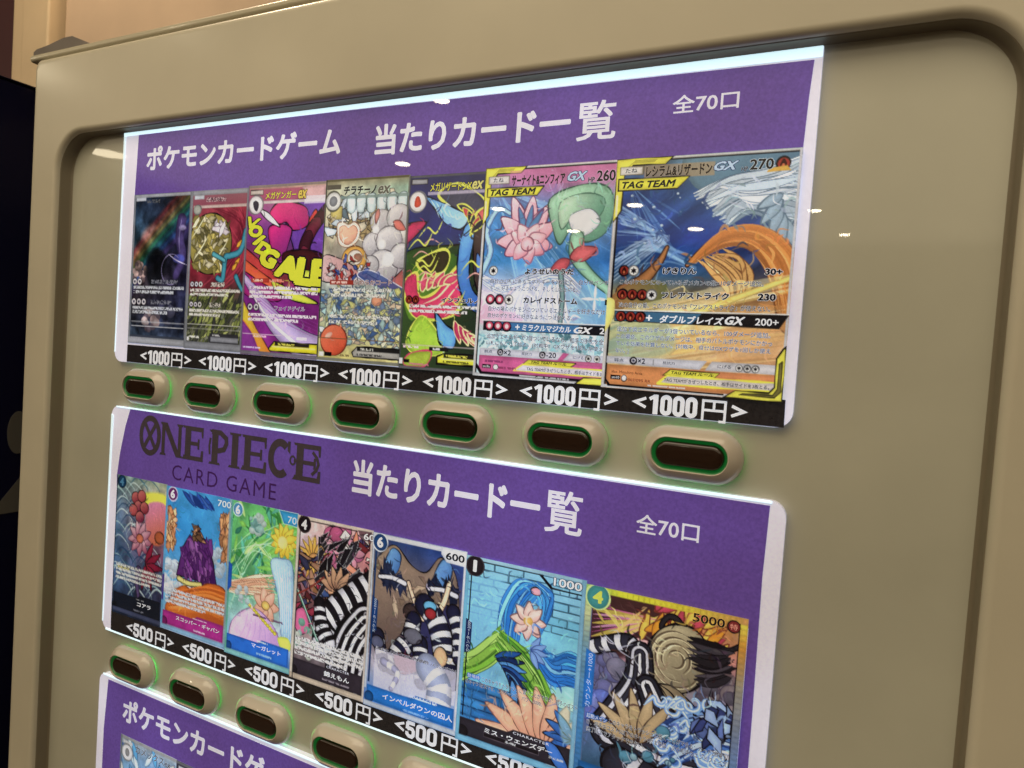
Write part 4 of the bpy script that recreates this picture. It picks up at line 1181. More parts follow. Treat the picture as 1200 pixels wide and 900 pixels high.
def art_d4(A):
    A.base([(0, [(0, (206, 190, 176)), (1, (196, 150, 150))]), (.15, [(0, (196, 180, 190)), (1, (180, 110, 110))]), (.5, [(0, (120, 70, 76)), (1, (110, 96, 90))]), (.75, [(0, (150, 130, 130)), (1, (120, 110, 110))]), (1, [(0, (50, 44, 54)), (1, (50, 44, 54))])])
    A.mottle(.3, 8)
    A.puffs(.62, .14, .22, 26, .08, [(206, 110, 150), (222, 150, 170), (190, 90, 130)], K, .008)
    for k in range(16): leaf(A, .25, .24, .24, .05, 22.5 * k, (226, 196, 96), (90, 60, 40), ((206, 150, 70), 0, 1), iw=.006)
    A.ell(.26, .25, .08, .07, (206, 150, 90), K)
    A.shards(.0, .22, .5, .62, 60, .06, [(90, 40, 44), (60, 60, 90), (130, 90, 60), (150, 50, 70), (60, 80, 130), (176, 130, 100)], K, .008)
    A.shards(.6, .05, 1, .3, 26, .06, [(190, 120, 96), (120, 44, 50), (222, 206, 196), (70, 60, 100)], K, .008)
    A.fill([(.05, .58), (.16, .56), (.24, .66), (.14, .72), (.04, .68)], (190, 90, 130), K, .01)
    A.shards(.35, .10, .8, .42, 24, .07, [(24, 22, 28), (36, 34, 40)], (200, 200, 200), .003, elong=2.2, ang=-.9)
    for k in range(7): leaf(A, .58, .40, .26, .09, -160 + 26 * k, (196, 156, 120), K, ((140, 100, 80), .5, 1), iw=.008)
    # broad black and white cloth
    BW = [(24, 22, 28), (206, 204, 210)]
    A.ribbon([(1.05, .32), (.80, .42), (.62, .50), (.46, .60), (.44, .72)], .34, .30, BW, 13, K, .012)
    A.ribbon([(.98, .55), (.84, .66), (.76, .80), (.74, .90)], .46, .52, BW, 11, K, .012, along=False)
    A.ribbon([(.36, .50), (.40, .62), (.50, .72)], .14, .22, BW, 9, K, .012)
    A.line([(-.02, .40), (.15, .54), (.36, .73)], .026, (60, 110, 90), taper=False); A.line([(-.02, .395), (.15, .535), (.36, .725)], .008, (190, 214, 200), taper=False)
    A.line([(.05, .48), (.2, .43), (.4, .34)], .02, (120, 50, 44), taper=False)
    A.puffs(.2, .74, .2, 14, .04, [(120, 170, 150), (200, 206, 190), (150, 190, 180)])
    A.brush(220, .05, .86)
    A.script(.06, .98, .745, .026, (226, 224, 220), (36, 34, 40), 4, .030)
    opcard(A, (46, 40, 48), .872); A.rect(0, 0, .04, 1, (196, 186, 170)); A.rect(.0, 0, 1, .018, (206, 194, 176)); A.rect(0, .966, 1, 1, (176, 160, 140)); A.rect(.04, .0, .052, 1, K); A.rect(.18, .020, .8, .026, K); A.rect(.97, 0, 1, 1, (196, 186, 176))
    cost(A, .098, .050, .088, (30, 24, 30), (60, 50, 50)); A.script(.45, .85, .944, .013, (150, 140, 150)); A.poly([(.80, .015), (.98, .012), (.98, .07), (.86, .07)], (60, 40, 50), alpha=.7)


def art_d5(A):
    A.base([(0, [(0, (34, 60, 120)), (1, (30, 56, 120))]), (.2, [(0, (120, 106, 96)), (1, (50, 60, 110))]), (.4, [(0, (140, 120, 100)), (1, (110, 90, 80))]), (.6, [(0, (90, 76, 84)), (1, (60, 56, 80))]), (.75, [(0, (176, 170, 186)), (1, (190, 190, 206))]), (1, [(0, (40, 100, 180)), (1, (40, 100, 180))])])
    A.mottle(.2, 8)
    RK, RD = (150, 128, 106), (96, 80, 76)
    A.fill([(.03, .22), (.12, .10), (.26, .05), (.44, .14), (.60, .16), (.74, .06), (.90, .14), (.96, .34), (.98, .60), (.03, .62)], RK, K, .010, shade=(RD, .4, 1))
    A.shards(.08, .12, .9, .45, 40, .05, [(166, 144, 120), (120, 100, 84), (180, 160, 136)], (90, 74, 66), .005)
    # two pale pinnacles with jagged dark rims
    for cu in (.24, .78):
        A.fill([(cu - .10, .17), (cu - .02, .07), (cu + .08, .10), (cu + .05, .20), (cu - .06, .22)], (110, 160, 206), (30, 40, 60), .010, shade=((60, 100, 160), 1, .5))
        A.shards(cu - .14, .22, cu + .14, .27, 12, .06, [(24, 30, 50), (36, 44, 70)], None, elong=2.0, ang=1.4); A.ribbon([(cu - .14, .245), (cu, .235), (cu + .14, .25)], .04, .05, [(196, 196, 206)], 1, ink=K)
    A.ell(.47, .40, .09, .08, (56, 44, 44), K, .010)
    BW = [(30, 32, 56), (206, 208, 216)]
    A.fill([(.55, .38), (.98, .34), (.98, .75), (.5, .72)], (44, 44, 80), K, .01)
    A.ribbon([(.42, .24), (.50, .34), (.60, .42)], .04, .05, [(222, 190, 160)], 1, ink=K); A.ribbon([(.84, .20), (.80, .30), (.72, .40)], .05, .06, [(222, 190, 160)], 1, ink=K)
    A.ribbon([(.60, .34), (.72, .40), (.80, .50), (.86, .64)], .20, .24, BW, 10, K, .010); A.ribbon([(.50, .44), (.46, .55), (.36, .64), (.30, .72)], .16, .20, BW, 10, K, .010); A.ribbon([(.90, .34), (.96, .44), (.98, .58)], .14, .12, BW, 8, K, .010); A.ribbon([(.58, .56), (.60, .66), (.62, .76)], .16, .16, BW, 8, K, .010); A.ribbon([(.12, .58), (.16, .66), (.20, .74)], .14, .12, BW, 6, K, .010)
    A.ell(.66, .34, .07, .05, (100, 170, 206), K, .010); A.ell(.67, .38, .06, .05, (150, 44, 50), K, .010); A.ell(.5, .53, .10, .07, (96, 96, 110), K, .01)
    A.ell(.80, .60, .07, .09, (206, 170, 130), K, .010); A.ell(.12, .62, .07, .06, (80, 84, 110), K, .01); A.fill([(.30, .66), (.5, .64), (.6, .70), (.4, .76)], (120, 44, 56), K, .008)
    A.brush(240, .05, .86)
    A.poly([(.10, .655), (.97, .655), (.97, .84), (.10, .90)], (196, 194, 210), alpha=.80)
    A.ribbon([(.2, .72), (.36, .76), (.30, .86)], .08, .05, [(150, 150, 180), (206, 206, 220)], 6); A.ribbon([(.68, .68), (.80, .76), (.80, .88)], .26, .26, [(150, 160, 190), (214, 214, 226)], 6)
    A.script(.11, .97, .652, .017, (40, 36, 50), (220, 220, 226))
    opcard(A, (32, 104, 182), .876)
    A.rect(0, 0, 1, .028, (206, 210, 218)); A.rect(0, 0, .022, .9, (190, 200, 212)); A.rect(.975, 0, 1, 1, (206, 210, 220)); A.rect(0, .970, 1, 1, (176, 186, 200)); A.poly([(.74, .0), (1, .0), (1, .085), (.80, .080), (.74, .04)], (206, 210, 218))
    A.rect(.035, .04, .055, .86, (26, 60, 110)); A.poly([(.03, .36), (.10, .385), (.10, .555), (.03, .585)], (24, 60, 116))
    cost(A, .085, .052, .082, (30, 64, 110), (200, 206, 216)); A.script(.45, .75, .955, .012, (120, 170, 220)); A.script(.52, .80, .868, .010, (206, 220, 230))


def bricks(A, v0, v1, c1, c2, inkc, rows, per, alpha=1, slope=0.0):
    h = (v1 - v0) / rows
    for i in range(rows):
        for j in range(-1, per + 1):
            u0 = (j + (.5 if i % 2 else 0)) / per
            k = A.rng.rand()
            c = np.array(c1) * (1 - k) + np.array(c2) * k
            A.fill([(u0 + .004, v0 + i * h + .002), (u0 + 1 / per - .004, v0 + i * h + .002), (u0 + 1 / per - .004, v0 + (i + 1) * h - .002), (u0 + .004, v0 + (i + 1) * h - .002)], c, inkc, .005, smooth=False, alpha=alpha)


def art_d6(A):
    A.base([(0, [(0, (140, 190, 206)), (1, (120, 160, 190))]), (.3, [(0, (110, 180, 214)), (1, (110, 180, 200))]), (.5, [(0, (96, 160, 206)), (1, (130, 196, 206))]), (.65, [(0, (90, 160, 206)), (1, (170, 210, 190))]), (1, [(0, (50, 120, 176)), (1, (60, 130, 180))])])
    A.mottle(.2, 7)
    bricks(A, .02, .30, (130, 186, 206), (90, 160, 190), (40, 70, 90), 7, 4, alpha=.55)
    A.fill([(.05, .14), (.35, .10), (.42, .40), (.20, .50), (.04, .44)], (120, 184, 218), alpha=.75, soft=.06)
    bricks(A, .66, .90, (60, 130, 190), (40, 100, 160), (20, 50, 90), 5, 4)
    B1, B2, B3 = (70, 160, 222), (40, 110, 186), (130, 200, 236)
    # waterfall of blue strokes, green grass fans
    BL = [B1, B2, B3, (90, 180, 230), (54, 130, 206)]
    A.strands([(.58, .07), (.44, .08), (.34, .20), (.32, .34), (.36, .46)], [(.68, .09), (.62, .14), (.54, .24), (.50, .36), (.50, .46)], 26, .026, BL, jit=.008, ink=(24, 60, 120))
    A.strands([(.62, .06), (.74, .10), (.74, .20), (.68, .32)], [(.58, .10), (.64, .16), (.64, .24), (.60, .34)], 12, .024, BL, jit=.006, ink=(24, 60, 120))
    A.strands([(.66, .36), (.78, .42), (.90, .38), (1.04, .40)], [(.62, .44), (.76, .54), (.90, .54), (1.04, .54)], 20, .028, BL, jit=.007, ink=(24, 60, 120))
    for q in range(8): leaf(A, .56, .27, .15, .08, 45 * q, (226, 200, 186), (110, 80, 80), ((206, 160, 150), .5, 1))
    A.ell(.56, .27, .04, .035, (214, 170, 90)); A.ell(.61, .11, .045, .03, (214, 150, 160), K, .008)
    GN = [(120, 176, 60), (80, 140, 48), (170, 210, 104), (140, 190, 76)]
    A.strands([(-.04, .54), (.12, .50), (.26, .40), (.34, .33)], [(-.04, .70), (.14, .62), (.28, .54), (.42, .44)], 24, .040, GN, jit=.008, ink=(34, 70, 30))
    A.strands([(.34, .36), (.50, .42), (.66, .52), (.80, .64)], [(.30, .44), (.44, .54), (.58, .62), (.68, .70)], 24, .036, GN, jit=.008, ink=(34, 70, 30))
    for k in range(9): leaf(A, .30 + .02 * k, .50 + .012 * k, .24, .06, -20 + 12 * k, [(36, 84, 156), (24, 44, 90), (80, 140, 200)][k % 3], K, iw=.006)
    for k in range(5): leaf(A, .60, .42, .14, .05, -60 + 30 * k, (120, 156, 210), (50, 70, 130), iw=.006)
    # fan of peach coloured leaves
    for k in range(9): leaf(A, .78, .92, .62 - .03 * k, .14, -172 + 17 * k, (222, 172, 142), (110, 70, 60), ((196, 136, 110), .6, 1), iw=.007)
    for k in range(4): leaf(A, .98, .80, .24, .07, 150 + 26 * k, (60, 116, 190), K, ((36, 70, 140), .5, 1), iw=.007)
    A.fill([(.76, .92), (.9, .90), (.94, .97), (.8, .98)], (190, 206, 226), (80, 90, 140), .008)
    A.fill([(.86, .66), (1, .62), (1, .80), (.9, .82)], (176, 214, 190), alpha=.5, soft=.02)
    A.brush(260, .05, .86)
    opcard(A, (42, 38, 46), .870, notch=.55); A.fill([(.76, .86), (.86, .86), (.96, .955), (.86, .962)], (60, 110, 190), K, .008)
    A.rect(0, 0, .03, 1, (110, 176, 206)); A.rect(0, 0, 1, .016, (150, 190, 206)); A.rect(0, .966, 1, 1, (110, 170, 200)); A.rect(.965, 0, 1, 1, (120, 170, 196)); A.rect(.048, .0, .058, .86, K); A.rect(.14, .019, .66, .025, K)
    A.poly([(.62, .020), (.65, .020), (.74, .072), (.97, .075), (.97, .082), (.72, .080)], K); A.poly([(.03, .335), (.085, .355), (.085, .50), (.03, .525)], (28, 40, 90))
    cost(A, .080, .050, .078, (36, 30, 36), (60, 50, 56)); A.rect(.25, .912, .72, .936, (30, 26, 32), ink=(90, 80, 90), iw=.004); A.script(.44, .56, .924, .012, (190, 190, 190)); A.script(.80, .94, .925, .012, (190, 190, 190))


def art_d7(A):
    A.base([(0, [(0, (110, 90, 60)), (1, (206, 150, 60))]), (.2, [(0, (110, 50, 90)), (.5, (170, 80, 70)), (1, (176, 120, 110))]), (.38, [(0, (96, 90, 110)), (.5, (130, 120, 120)), (1, (120, 110, 130))]), (.6, [(0, (90, 100, 150)), (.5, (100, 100, 120)), (1, (60, 90, 160))]), (.85, [(0, (60, 90, 120)), (1, (60, 110, 150))]), (1, [(0, (50, 110, 150)), (1, (50, 120, 150))])])
    A.mottle(.3, 7, octv=4)
    A.fill([(.08, .05), (.5, .03), (.42, .24), (.10, .34)], (60, 36, 40), alpha=.9, soft=.03)
    for k in range(13): A.line([(.06, .36 - .022 * k), (.25, .24 - .012 * k), (.52, .05 + .004 * k)], .010 + .012 * (k % 3), [(190, 90, 150), (214, 150, 190), (206, 190, 80)][k % 3], alpha=.75)
    A.line([(.06, .06), (.22, .16), (.36, .28)], .022, (206, 196, 96), alpha=.8); A.line([(.1, .30), (.24, .18), (.40, .05)], .020, (214, 180, 110), alpha=.9)
    # flames
    for k in range(26):
        cu, cv = .36 + .42 * A.rng.rand(), .05 + .20 * A.rng.rand()
        leaf(A, cu, cv, .16 + .08 * A.rng.rand(), .05, 120 + 60 * A.rng.rand() - 200, [(222, 150, 50), (206, 90, 60), (226, 190, 80), (190, 70, 90)][A.rng.randint(4)], (110, 50, 40), iw=.006)
    for k in range(8): A.line([(.30 + .05 * k, .26), (.36 + .04 * k, .21), (.42 + .05 * k, .23), (.48 + .04 * k, .18)], .016, (226, 176, 176), alpha=.9)
    A.puffs(.18, .46, .17, 46, .055, [(130, 126, 150), (96, 94, 110), (150, 150, 186), (110, 110, 160)], (70, 66, 90), .005); A.puffs(.86, .38, .14, 30, .045, [(130, 116, 120), (96, 90, 104), (150, 136, 140)], (70, 60, 76), .005)
    A.puffs(.15, .62, .12, 20, .05, [(96, 110, 186), (130, 140, 206)], (60, 66, 120), .005)
    # curled black rope and spiral shell instead of a figure
    A.ribbon([(.66, .16), (.60, .08), (.54, .07), (.50, .12), (.53, .16)], .045, .025, [(40, 36, 40)], 1, ink=K); A.ribbon([(.74, .20), (.84, .25), (.88, .19), (.82, .15), (.90, .16), (.96, .13)], .05, .025, [(40, 36, 40)], 1, ink=K)
    A.ell(.61, .255, .185, .22, (176, 164, 130), K, .014, shade=((120, 110, 90), .8, .8), rot=.4)
    for k in range(4):
        q = 1 - .23 * k
        pts = [(.60 + .16 * q * math.cos(a), .26 + .13 * q * math.sin(a)) for a in np.linspace(.3 + k, 5.2 + k, 9)]
        A.line(pts, .016, (90, 76, 60)); A.line([(x + .01, y + .004) for x, y in pts], .008, (206, 196, 160))
    A.strands([(.66, .14), (.80, .16), (.92, .14)], [(.74, .34), (.84, .32), (.94, .26)], 16, .030, [(40, 36, 42), (70, 64, 72), (30, 26, 32)], ink=K)
    for k in range(6): leaf(A, .50, .40, .26, .09, 20 + 26 * k, (150, 134, 104), K, ((110, 96, 80), .5, 1), iw=.008)
    BW = [(44, 44, 56), (196, 196, 206)]
    A.ribbon([(.02, .32), (.16, .27), (.30, .24), (.36, .30)], .09, .12, BW, 9, K, .012)
    A.ribbon([(.38, .28), (.38, .42), (.30, .56), (.22, .68)], .16, .26, BW, 7, K, .012, along=False); A.ribbon([(.44, .42), (.56, .56), (.74, .60), (.90, .62)], .14, .26, BW, 5, K, .014, along=False)
    A.ribbon([(.30, .66), (.48, .70), (.68, .72), (.86, .70)], .22, .20, BW, 5, K, .014, along=False); A.ribbon([(.30, .84), (.5, .88), (.66, .96)], .24, .24, BW, 6, K, .014)
    for k in range(6): leaf(A, .42, .70, .34, .08, -170 + 22 * k, (190, 166, 126), (60, 44, 40), ((150, 124, 90), .5, 1), iw=.008)
    A.strands([(.50, .62), (.66, .50), (.84, .44), (1.0, .46)], [(.60, .80), (.74, .70), (.88, .62), (1.0, .62)], 30, .022, [(70, 110, 180), (120, 160, 214), (190, 210, 236), (44, 70, 130)], jit=.010, ink=(24, 40, 90))
    # water curls
    for k in range(22):
        cu, cv = .52 + .46 * A.rng.rand(), .42 + .34 * A.rng.rand()
        R_ = .04 + .04 * A.rng.rand(); s = 1 if A.rng.rand() > .5 else -1
        pts = [(cu + s * R_ * (1 - t / 8) * math.cos(t * .8), cv + R_ * (1 - t / 8) * math.sin(t * .8) / A.asp) for t in range(8)]
        A.line([(cu + s * R_ * 2, cv + .05)] + pts, .030, (110, 150, 206)); A.line([(cu + s * R_ * 2, cv + .05)] + pts, .012, (196, 214, 236))
    A.shards(.76, .42, .98, .58, 22, .05, [(50, 60, 110), (90, 110, 170), (150, 176, 220)], K, .006)
    A.puffs(.6, .83, .3, 20, .03, [(90, 150, 176), (150, 190, 206)], (40, 70, 100), .005)
    A.brush(360, .03, .95)
    # foil frame: printed rainbow border
    for v in np.linspace(0, 1, 40):
        c = [np.interp(v, [0, .12, .3, .6, 1], q) for q in ([226, 214, 150, 110, 60], [220, 150, 140, 130, 130], [80, 60, 120, 170, 180])]
        A.rect(.955, v, 1, v + .026, c)
        c = [np.interp(v, [0, .12, .3, .6, 1], q) for q in ([150, 190, 110, 70, 60], [190, 196, 150, 130, 120], [110, 140, 170, 180, 180])]
        A.rect(0, v, .045, v + .026, c)
    for t in np.linspace(0, 1, 30):
        c = [np.interp(t, [0, .2, .6, 1], q) for q in ([150, 216, 216, 206], [196, 220, 200, 150], [110, 60, 60, 90])]
        A.rect(t, 0, t + .035, .030, c)
    A.line([(.9555, .03), (.955, .9)], .006, K, taper=False, smooth=False)
    A.rect(.045, .03, .050, .97, (90, 110, 150)); opcard(A, (30, 90, 150), .876); A.rect(0, .966, 1, 1, (80, 140, 160)); A.poly([(.03, .315), (.095, .335), (.095, .585), (.03, .615)], (40, 110, 190))
    cost(A, .082, .052, .080, (60, 130, 130), (190, 210, 130)); A.ell(.922, .048, .036, .036, (130, 50, 50), K, .006)
    A.script(.30, .70, .925, .02, (190, 206, 220))


def art_e1(A):
    A.base([(0, [(0, (130, 136, 140)), (1, (150, 156, 160))]), (.12, [(0, (120, 150, 176)), (1, (110, 150, 190))]), (.4, [(0, (110, 170, 206)), (1, (60, 110, 180))]), (1, [(0, (110, 150, 190)), (1, (60, 90, 150))])])
    A.mottle(.3, 8)
    for k in range(24): leaf(A, A.rng.rand(), .1 + .3 * A.rng.rand(), .24, .07, A.rng.rand() * 360, [(90, 160, 206), (190, 214, 226), (60, 110, 190), (206, 206, 196)][A.rng.randint(4)], (60, 80, 110), iw=.007)
    A.rect(0, 0, 1, .02, (150, 150, 150)); A.rect(0, 0, .03, 1, (110, 116, 120)); A.rect(.05, .03, .22, .05, (206, 206, 206)); A.ell(.13, .11, .10, .10, (206, 206, 206), (110, 110, 110), .014); A.ell(.13, .11, .04, .05, (130, 130, 130))


def art_e2(A):
    A.base([(0, [(0, (60, 60, 76)), (1, (60, 50, 80))]), (1, [(0, (60, 60, 90)), (1, (90, 80, 110))])])
    A.mottle(.5, 6)
    A.shards(0, .08, 1, .5, 40, .08, [(90, 60, 130), (40, 40, 70), (150, 110, 170), (60, 90, 150)], K, .008)
    A.rect(0, 0, 1, .02, (110, 110, 116)); A.rect(.04, .03, .24, .055, (196, 196, 200)); A.script(.28, .9, .07, .03, (226, 220, 200), K)

# ------------------------------------------------------------------ card objects
ROW1 = {'c1': (.0325, .1605, .097, .324), 'c2': (.1605, .2785, .097, .325), 'c3': (.2775, .4165, .095, .327), 'c4': (.4165, .5485, .094, .326),
        'c5': (.5485, .6560, .096, .328), 'c6': (.6535, .812, .093, .329), 'c7': (.81, .990, .093, .330)}
LOC = dict(ROW1)
LOC['c5'] = (.5485, .700, .096, .328)
ROW2 = {'d1': (.0225, .139, .531, .749), 'd2': (.139, .2765, .532, .747), 'd3': (.2765, .4005, .532, .750), 'd4': (.4005, .526, .533, .752),
        'd5': (.526, .662, .534, .753), 'd6': (.662, .8105, .537, .755), 'd7': (.8105, .9765, .540, .757)}
LOC.update(ROW2)
ROW3 = {'e1': (.0604, .19, .936, 1.16), 'e2': (.19, .31, .936, 1.16)}
LOC.update(ROW3)
NX = dict(c1=110, c2=110, c3=140, c4=150, c5=170, c6=190, c7=240, d1=90, d2=110, d3=120, d4=130, d5=150, d6=180, d7=230, e1=90, e2=80)
LBL = {
    'c1': "dark card with a slanting rainbow band, leftmost in the upper row",
    'c2': "crimson card with a round gold disc and a silver rim",
    'c3': "magenta card with big yellow green slanted letters",
    'c4': "pale cream card with white sugar clouds and red balls",
    'c5': "navy card with neon outlined flame tongues",
    'c6': "blue and pink card with petals and a yellow corner frame",
    'c7': "large card with grey and orange swooshes and a yellow corner frame",
    'd1': "dark teal card with plum shapes, leftmost in the lower row",
    'd2': "sky blue card with orange cloth and a magenta name bar",
    'd3': "green leafy card with a yellow blossom and a blue name bar",
    'd4': "crowded card with black and white striped cloth and a black name bar",
    'd5': "card with brown rocks, striped ribbons and a blue name bar",
    'd6': "light blue brick wall card with blue ribbons and green cloth",
    'd7': "rainbow edged card with smoke, striped cloth and blue water curls",
    'e1': "pale blue card with a grey rim at the bottom edge of the view",
    'e2': "dark violet card at the bottom edge of the view",
}
CARD = {}


def make_card(k, parent, order, seed):
    u0, u1, v0, v1 = LOC[k]
    A = Art(u1 - u0, v1 - v0, NX[k], seed)
    globals()['art_' + k](A)
    g = A.C.mean(-1, keepdims=True)
    A.C = g + (A.C - g) * .92
    A.C = (A.C - 110) * 1.10 + 114
    A.C *= (1 + .02 * A.rng.randn(A.ny, A.nx))[..., None]
    C = np.clip(lin(np.clip(A.C, 0, 255)) / GAIN, 0, .92)
    nx, ny = A.nx, A.ny
    y = Y_FILM - .0010 - .0004 * order
    vis = u1 if k != 'c5' else ROW1['c5'][1]
    X = (u0 + A.U * (u1 - u0)) * S
    Z = -(v0 + A.V * (v1 - v0)) * S
    co = np.stack([X, np.full_like(X, y), Z], -1).reshape(-1, 3)
    idx = np.arange(nx * ny).reshape(ny, nx)
    q = np.stack([idx[:-1, :-1], idx[1:, :-1], idx[1:, 1:], idx[:-1, 1:]], -1).reshape(-1, 4)
    cor = [idx[0, 0], idx[-1, 0], idx[-1, -1], idx[0, -1]]
    back = co[cor] + np.array([0, .0003, 0])
    n0 = len(co)
    co = np.vstack([co, back])
    side = [[cor[i], n0 + i, n0 + (i + 1) % 4, cor[(i + 1) % 4]] for i in range(4)]
    q = np.vstack([q, np.array(side)])
    me = bpy.data.meshes.new("card")
    me.vertices.add(len(co)); me.vertices.foreach_set("co", co.ravel())
    me.loops.add(len(q) * 4); me.loops.foreach_set("vertex_index", q.ravel().astype(np.int32))
    me.polygons.add(len(q)); me.polygons.foreach_set("loop_start", np.arange(0, len(q) * 4, 4, dtype=np.int32))
    me.update(calc_edges=True)
    at = me.color_attributes.new("ink", 'FLOAT_COLOR', 'POINT')
    cc = np.ones((len(co), 4)); cc[:n0, :3] = C.reshape(-1, 3); cc[n0:, :3] = .6
    at.data.foreach_set("color", cc.ravel())
    me.materials.append(M_ART)
    o = link("card", me, parent)
    o["label"] = LBL[k]
    CARD[k] = (o, y)


def CT(k, name, s, bx, col, **kw):
    u0, u1, v0, v1 = LOC[k]
    o, y = CARD[k]
    T(o, name, s, (u0 + bx[0] * (u1 - u0), v0 + bx[1] * (v1 - v0), u0 + bx[2] * (u1 - u0), v0 + bx[3] * (v1 - v0)), col, y=y - .00020, **kw)


WHT = (216, 212, 220)


def poster(label, outline, purple, rows, strip, order_seed):
    p = empty("prize_poster", (.4, 0, -outline_v(outline) * S))
    P(p, label, "poster", group="backlit posters in the machine")
    plane_poly("backing_sheet", outline, Y_FILM, M_WHITE, p, .0059)
    plane_poly("header_sheet", purple, Y_FILM - .0004, M_PURPLE, p, .0003)
    if strip:
        plane_poly("price_strip", strip, Y_FILM - .0006, M_BLACK, p, .0003)
    for i, (k, _) in enumerate(rows.items()):
        make_card(k, p, i, order_seed + i)
    return p


def outline_v(o):
    return max(q[1] for q in o)


# --- upper poster
O1 = panel_outline(0, 1.0, 0, .3545, .0012, .016)
PUR1 = [(.035, .0058), (.43, .0068), (.87, .0107), (.9928, .0122), (.9908, .045), (.9893, .0945), (.9893, .12), (.0317, .12), (.0319, .0948)]
p1 = poster("upper purple poster with seven cards priced <1000円> and a bright top edge", O1, PUR1, ROW1,
            [(.0313, .327), (.9925, .3275), (.9930, .3538), (.0312, .3538)], 11)
plane_poly("light_strip", [(.0005, .0004), (.9995, .0004), (.9995, .0100), (.87, .0092), (.43, .0056), (.0005, .0050)], Y_FILM - .0009, M_LED, p1, .0008)
plane_poly("light_strip", [(.0003, .0055), (.0040, .0055), (.0026, .10), (.0012, .34), (.0003, .34)], Y_FILM - .0008, M_LEDS, p1, .0007)
# --- middle poster
O2 = panel_outline(0, 1.0017, .4241, .7820, .016, .016)
PUR2 = [(.0454, .4262), (.5, .4275), (.9866, .4290), (.9850, .498), (.9862, .62), (.9868, .7785), (.9765, .7785), (.9765, .55), (.021, .55), (.0201, .5326), (.0253, .4967), (.035, .455)]
p2 = poster("middle purple poster with black ornate heading and seven cards priced <500円>", O2, PUR2, ROW2,
            [(.0215, .7475), (.9766, .752), (.9766, .7800), (.0225, .7792)], 31)
plane_poly("light_strip", [(.012, .4243), (.988, .4243), (.988, .4268), (.012, .4262)], Y_FILM - .0009, M_LED, p2, .0008)
plane_poly("light_strip", [(.010, .7794), (.990, .7796), (.990, .7818), (.010, .7818)], Y_FILM - .0009, M_LED, p2, .0008)
plane_poly("light_strip", [(.0003, .438), (.0050, .440), (.0022, .60), (.0016, .77), (.0003, .77)], Y_FILM - .0008, M_LEDS, p2, .0007)
# --- lower poster
O3 = panel_outline(0, 1.0017, .8519, 1.2105, .016, .016)
PUR3 = [(.0224, .8600), (.985, .8610), (.985, 1.0), (.985, 1.2), (.0164, 1.2), (.0164, .94)]
p3 = poster("lowest purple poster cut off by the bottom of the view", O3, PUR3, ROW3, None, 51)
plane_poly("light_strip", [(.010, .8522), (.990, .8522), (.990, .8550), (.010, .8546)], Y_FILM - .0009, M_LED, p3, .0008)

# prices
for i in range(7):
    price_label(p1, "1000", .1205 + .1302 * i, .3426, .111, .0196, Y_FILM - .00085)
    price_label(p2, "500", .1158 + .1283 * i, .7652, .106, .0200, Y_FILM - .00085)

# ------------------------------------------------------------------ headings
YH = Y_FILM - .00065
T(p1, "heading_text", "ポケモンカードゲーム", (.0565, .0255, .4350, .0620), WHT, bold=.036, y=YH)
T(p1, "heading_text", "当たりカード一", (.4900, .0290, .7530, .0675), WHT, bold=.034, y=YH)
T(p1, "heading_text", "覧", (.7600, .0280, .8045, .0700), WHT, bold=.018, y=YH)
T(p1, "heading_text", "全70口", (.8630, .0320, .9282, .0500), WHT, bold=.018, y=YH)
T(p2, "heading_text", "当たりカード一", (.4860, .4470, .7490, .4920), WHT, bold=.034, y=YH)
T(p2, "heading_text", "覧", (.7550, .4455, .7995, .4935), WHT, bold=.018, y=YH)
T(p2, "heading_text", "全70口", (.8582, .4568, .9231, .4767), WHT, bold=.018, y=YH)
T(p2, "heading_text", "CARD GAME", (.1480, .4990, .3572, .5215), (58, 30, 72), bold=-.004, y=YH, spacing=1.15)
T(p3, "heading_text", "ポケモンカードゲーム", (.0610, .8770, .4395, .9155), WHT, bold=.036, y=YH)
T(p3, "heading_text", "当たりカード一覧", (.4900, .8780, .8040, .9185), WHT, bold=.021, y=YH)

# ornate black heading: ring with a cross, then serif capitals
LK = (60, 50, 50)


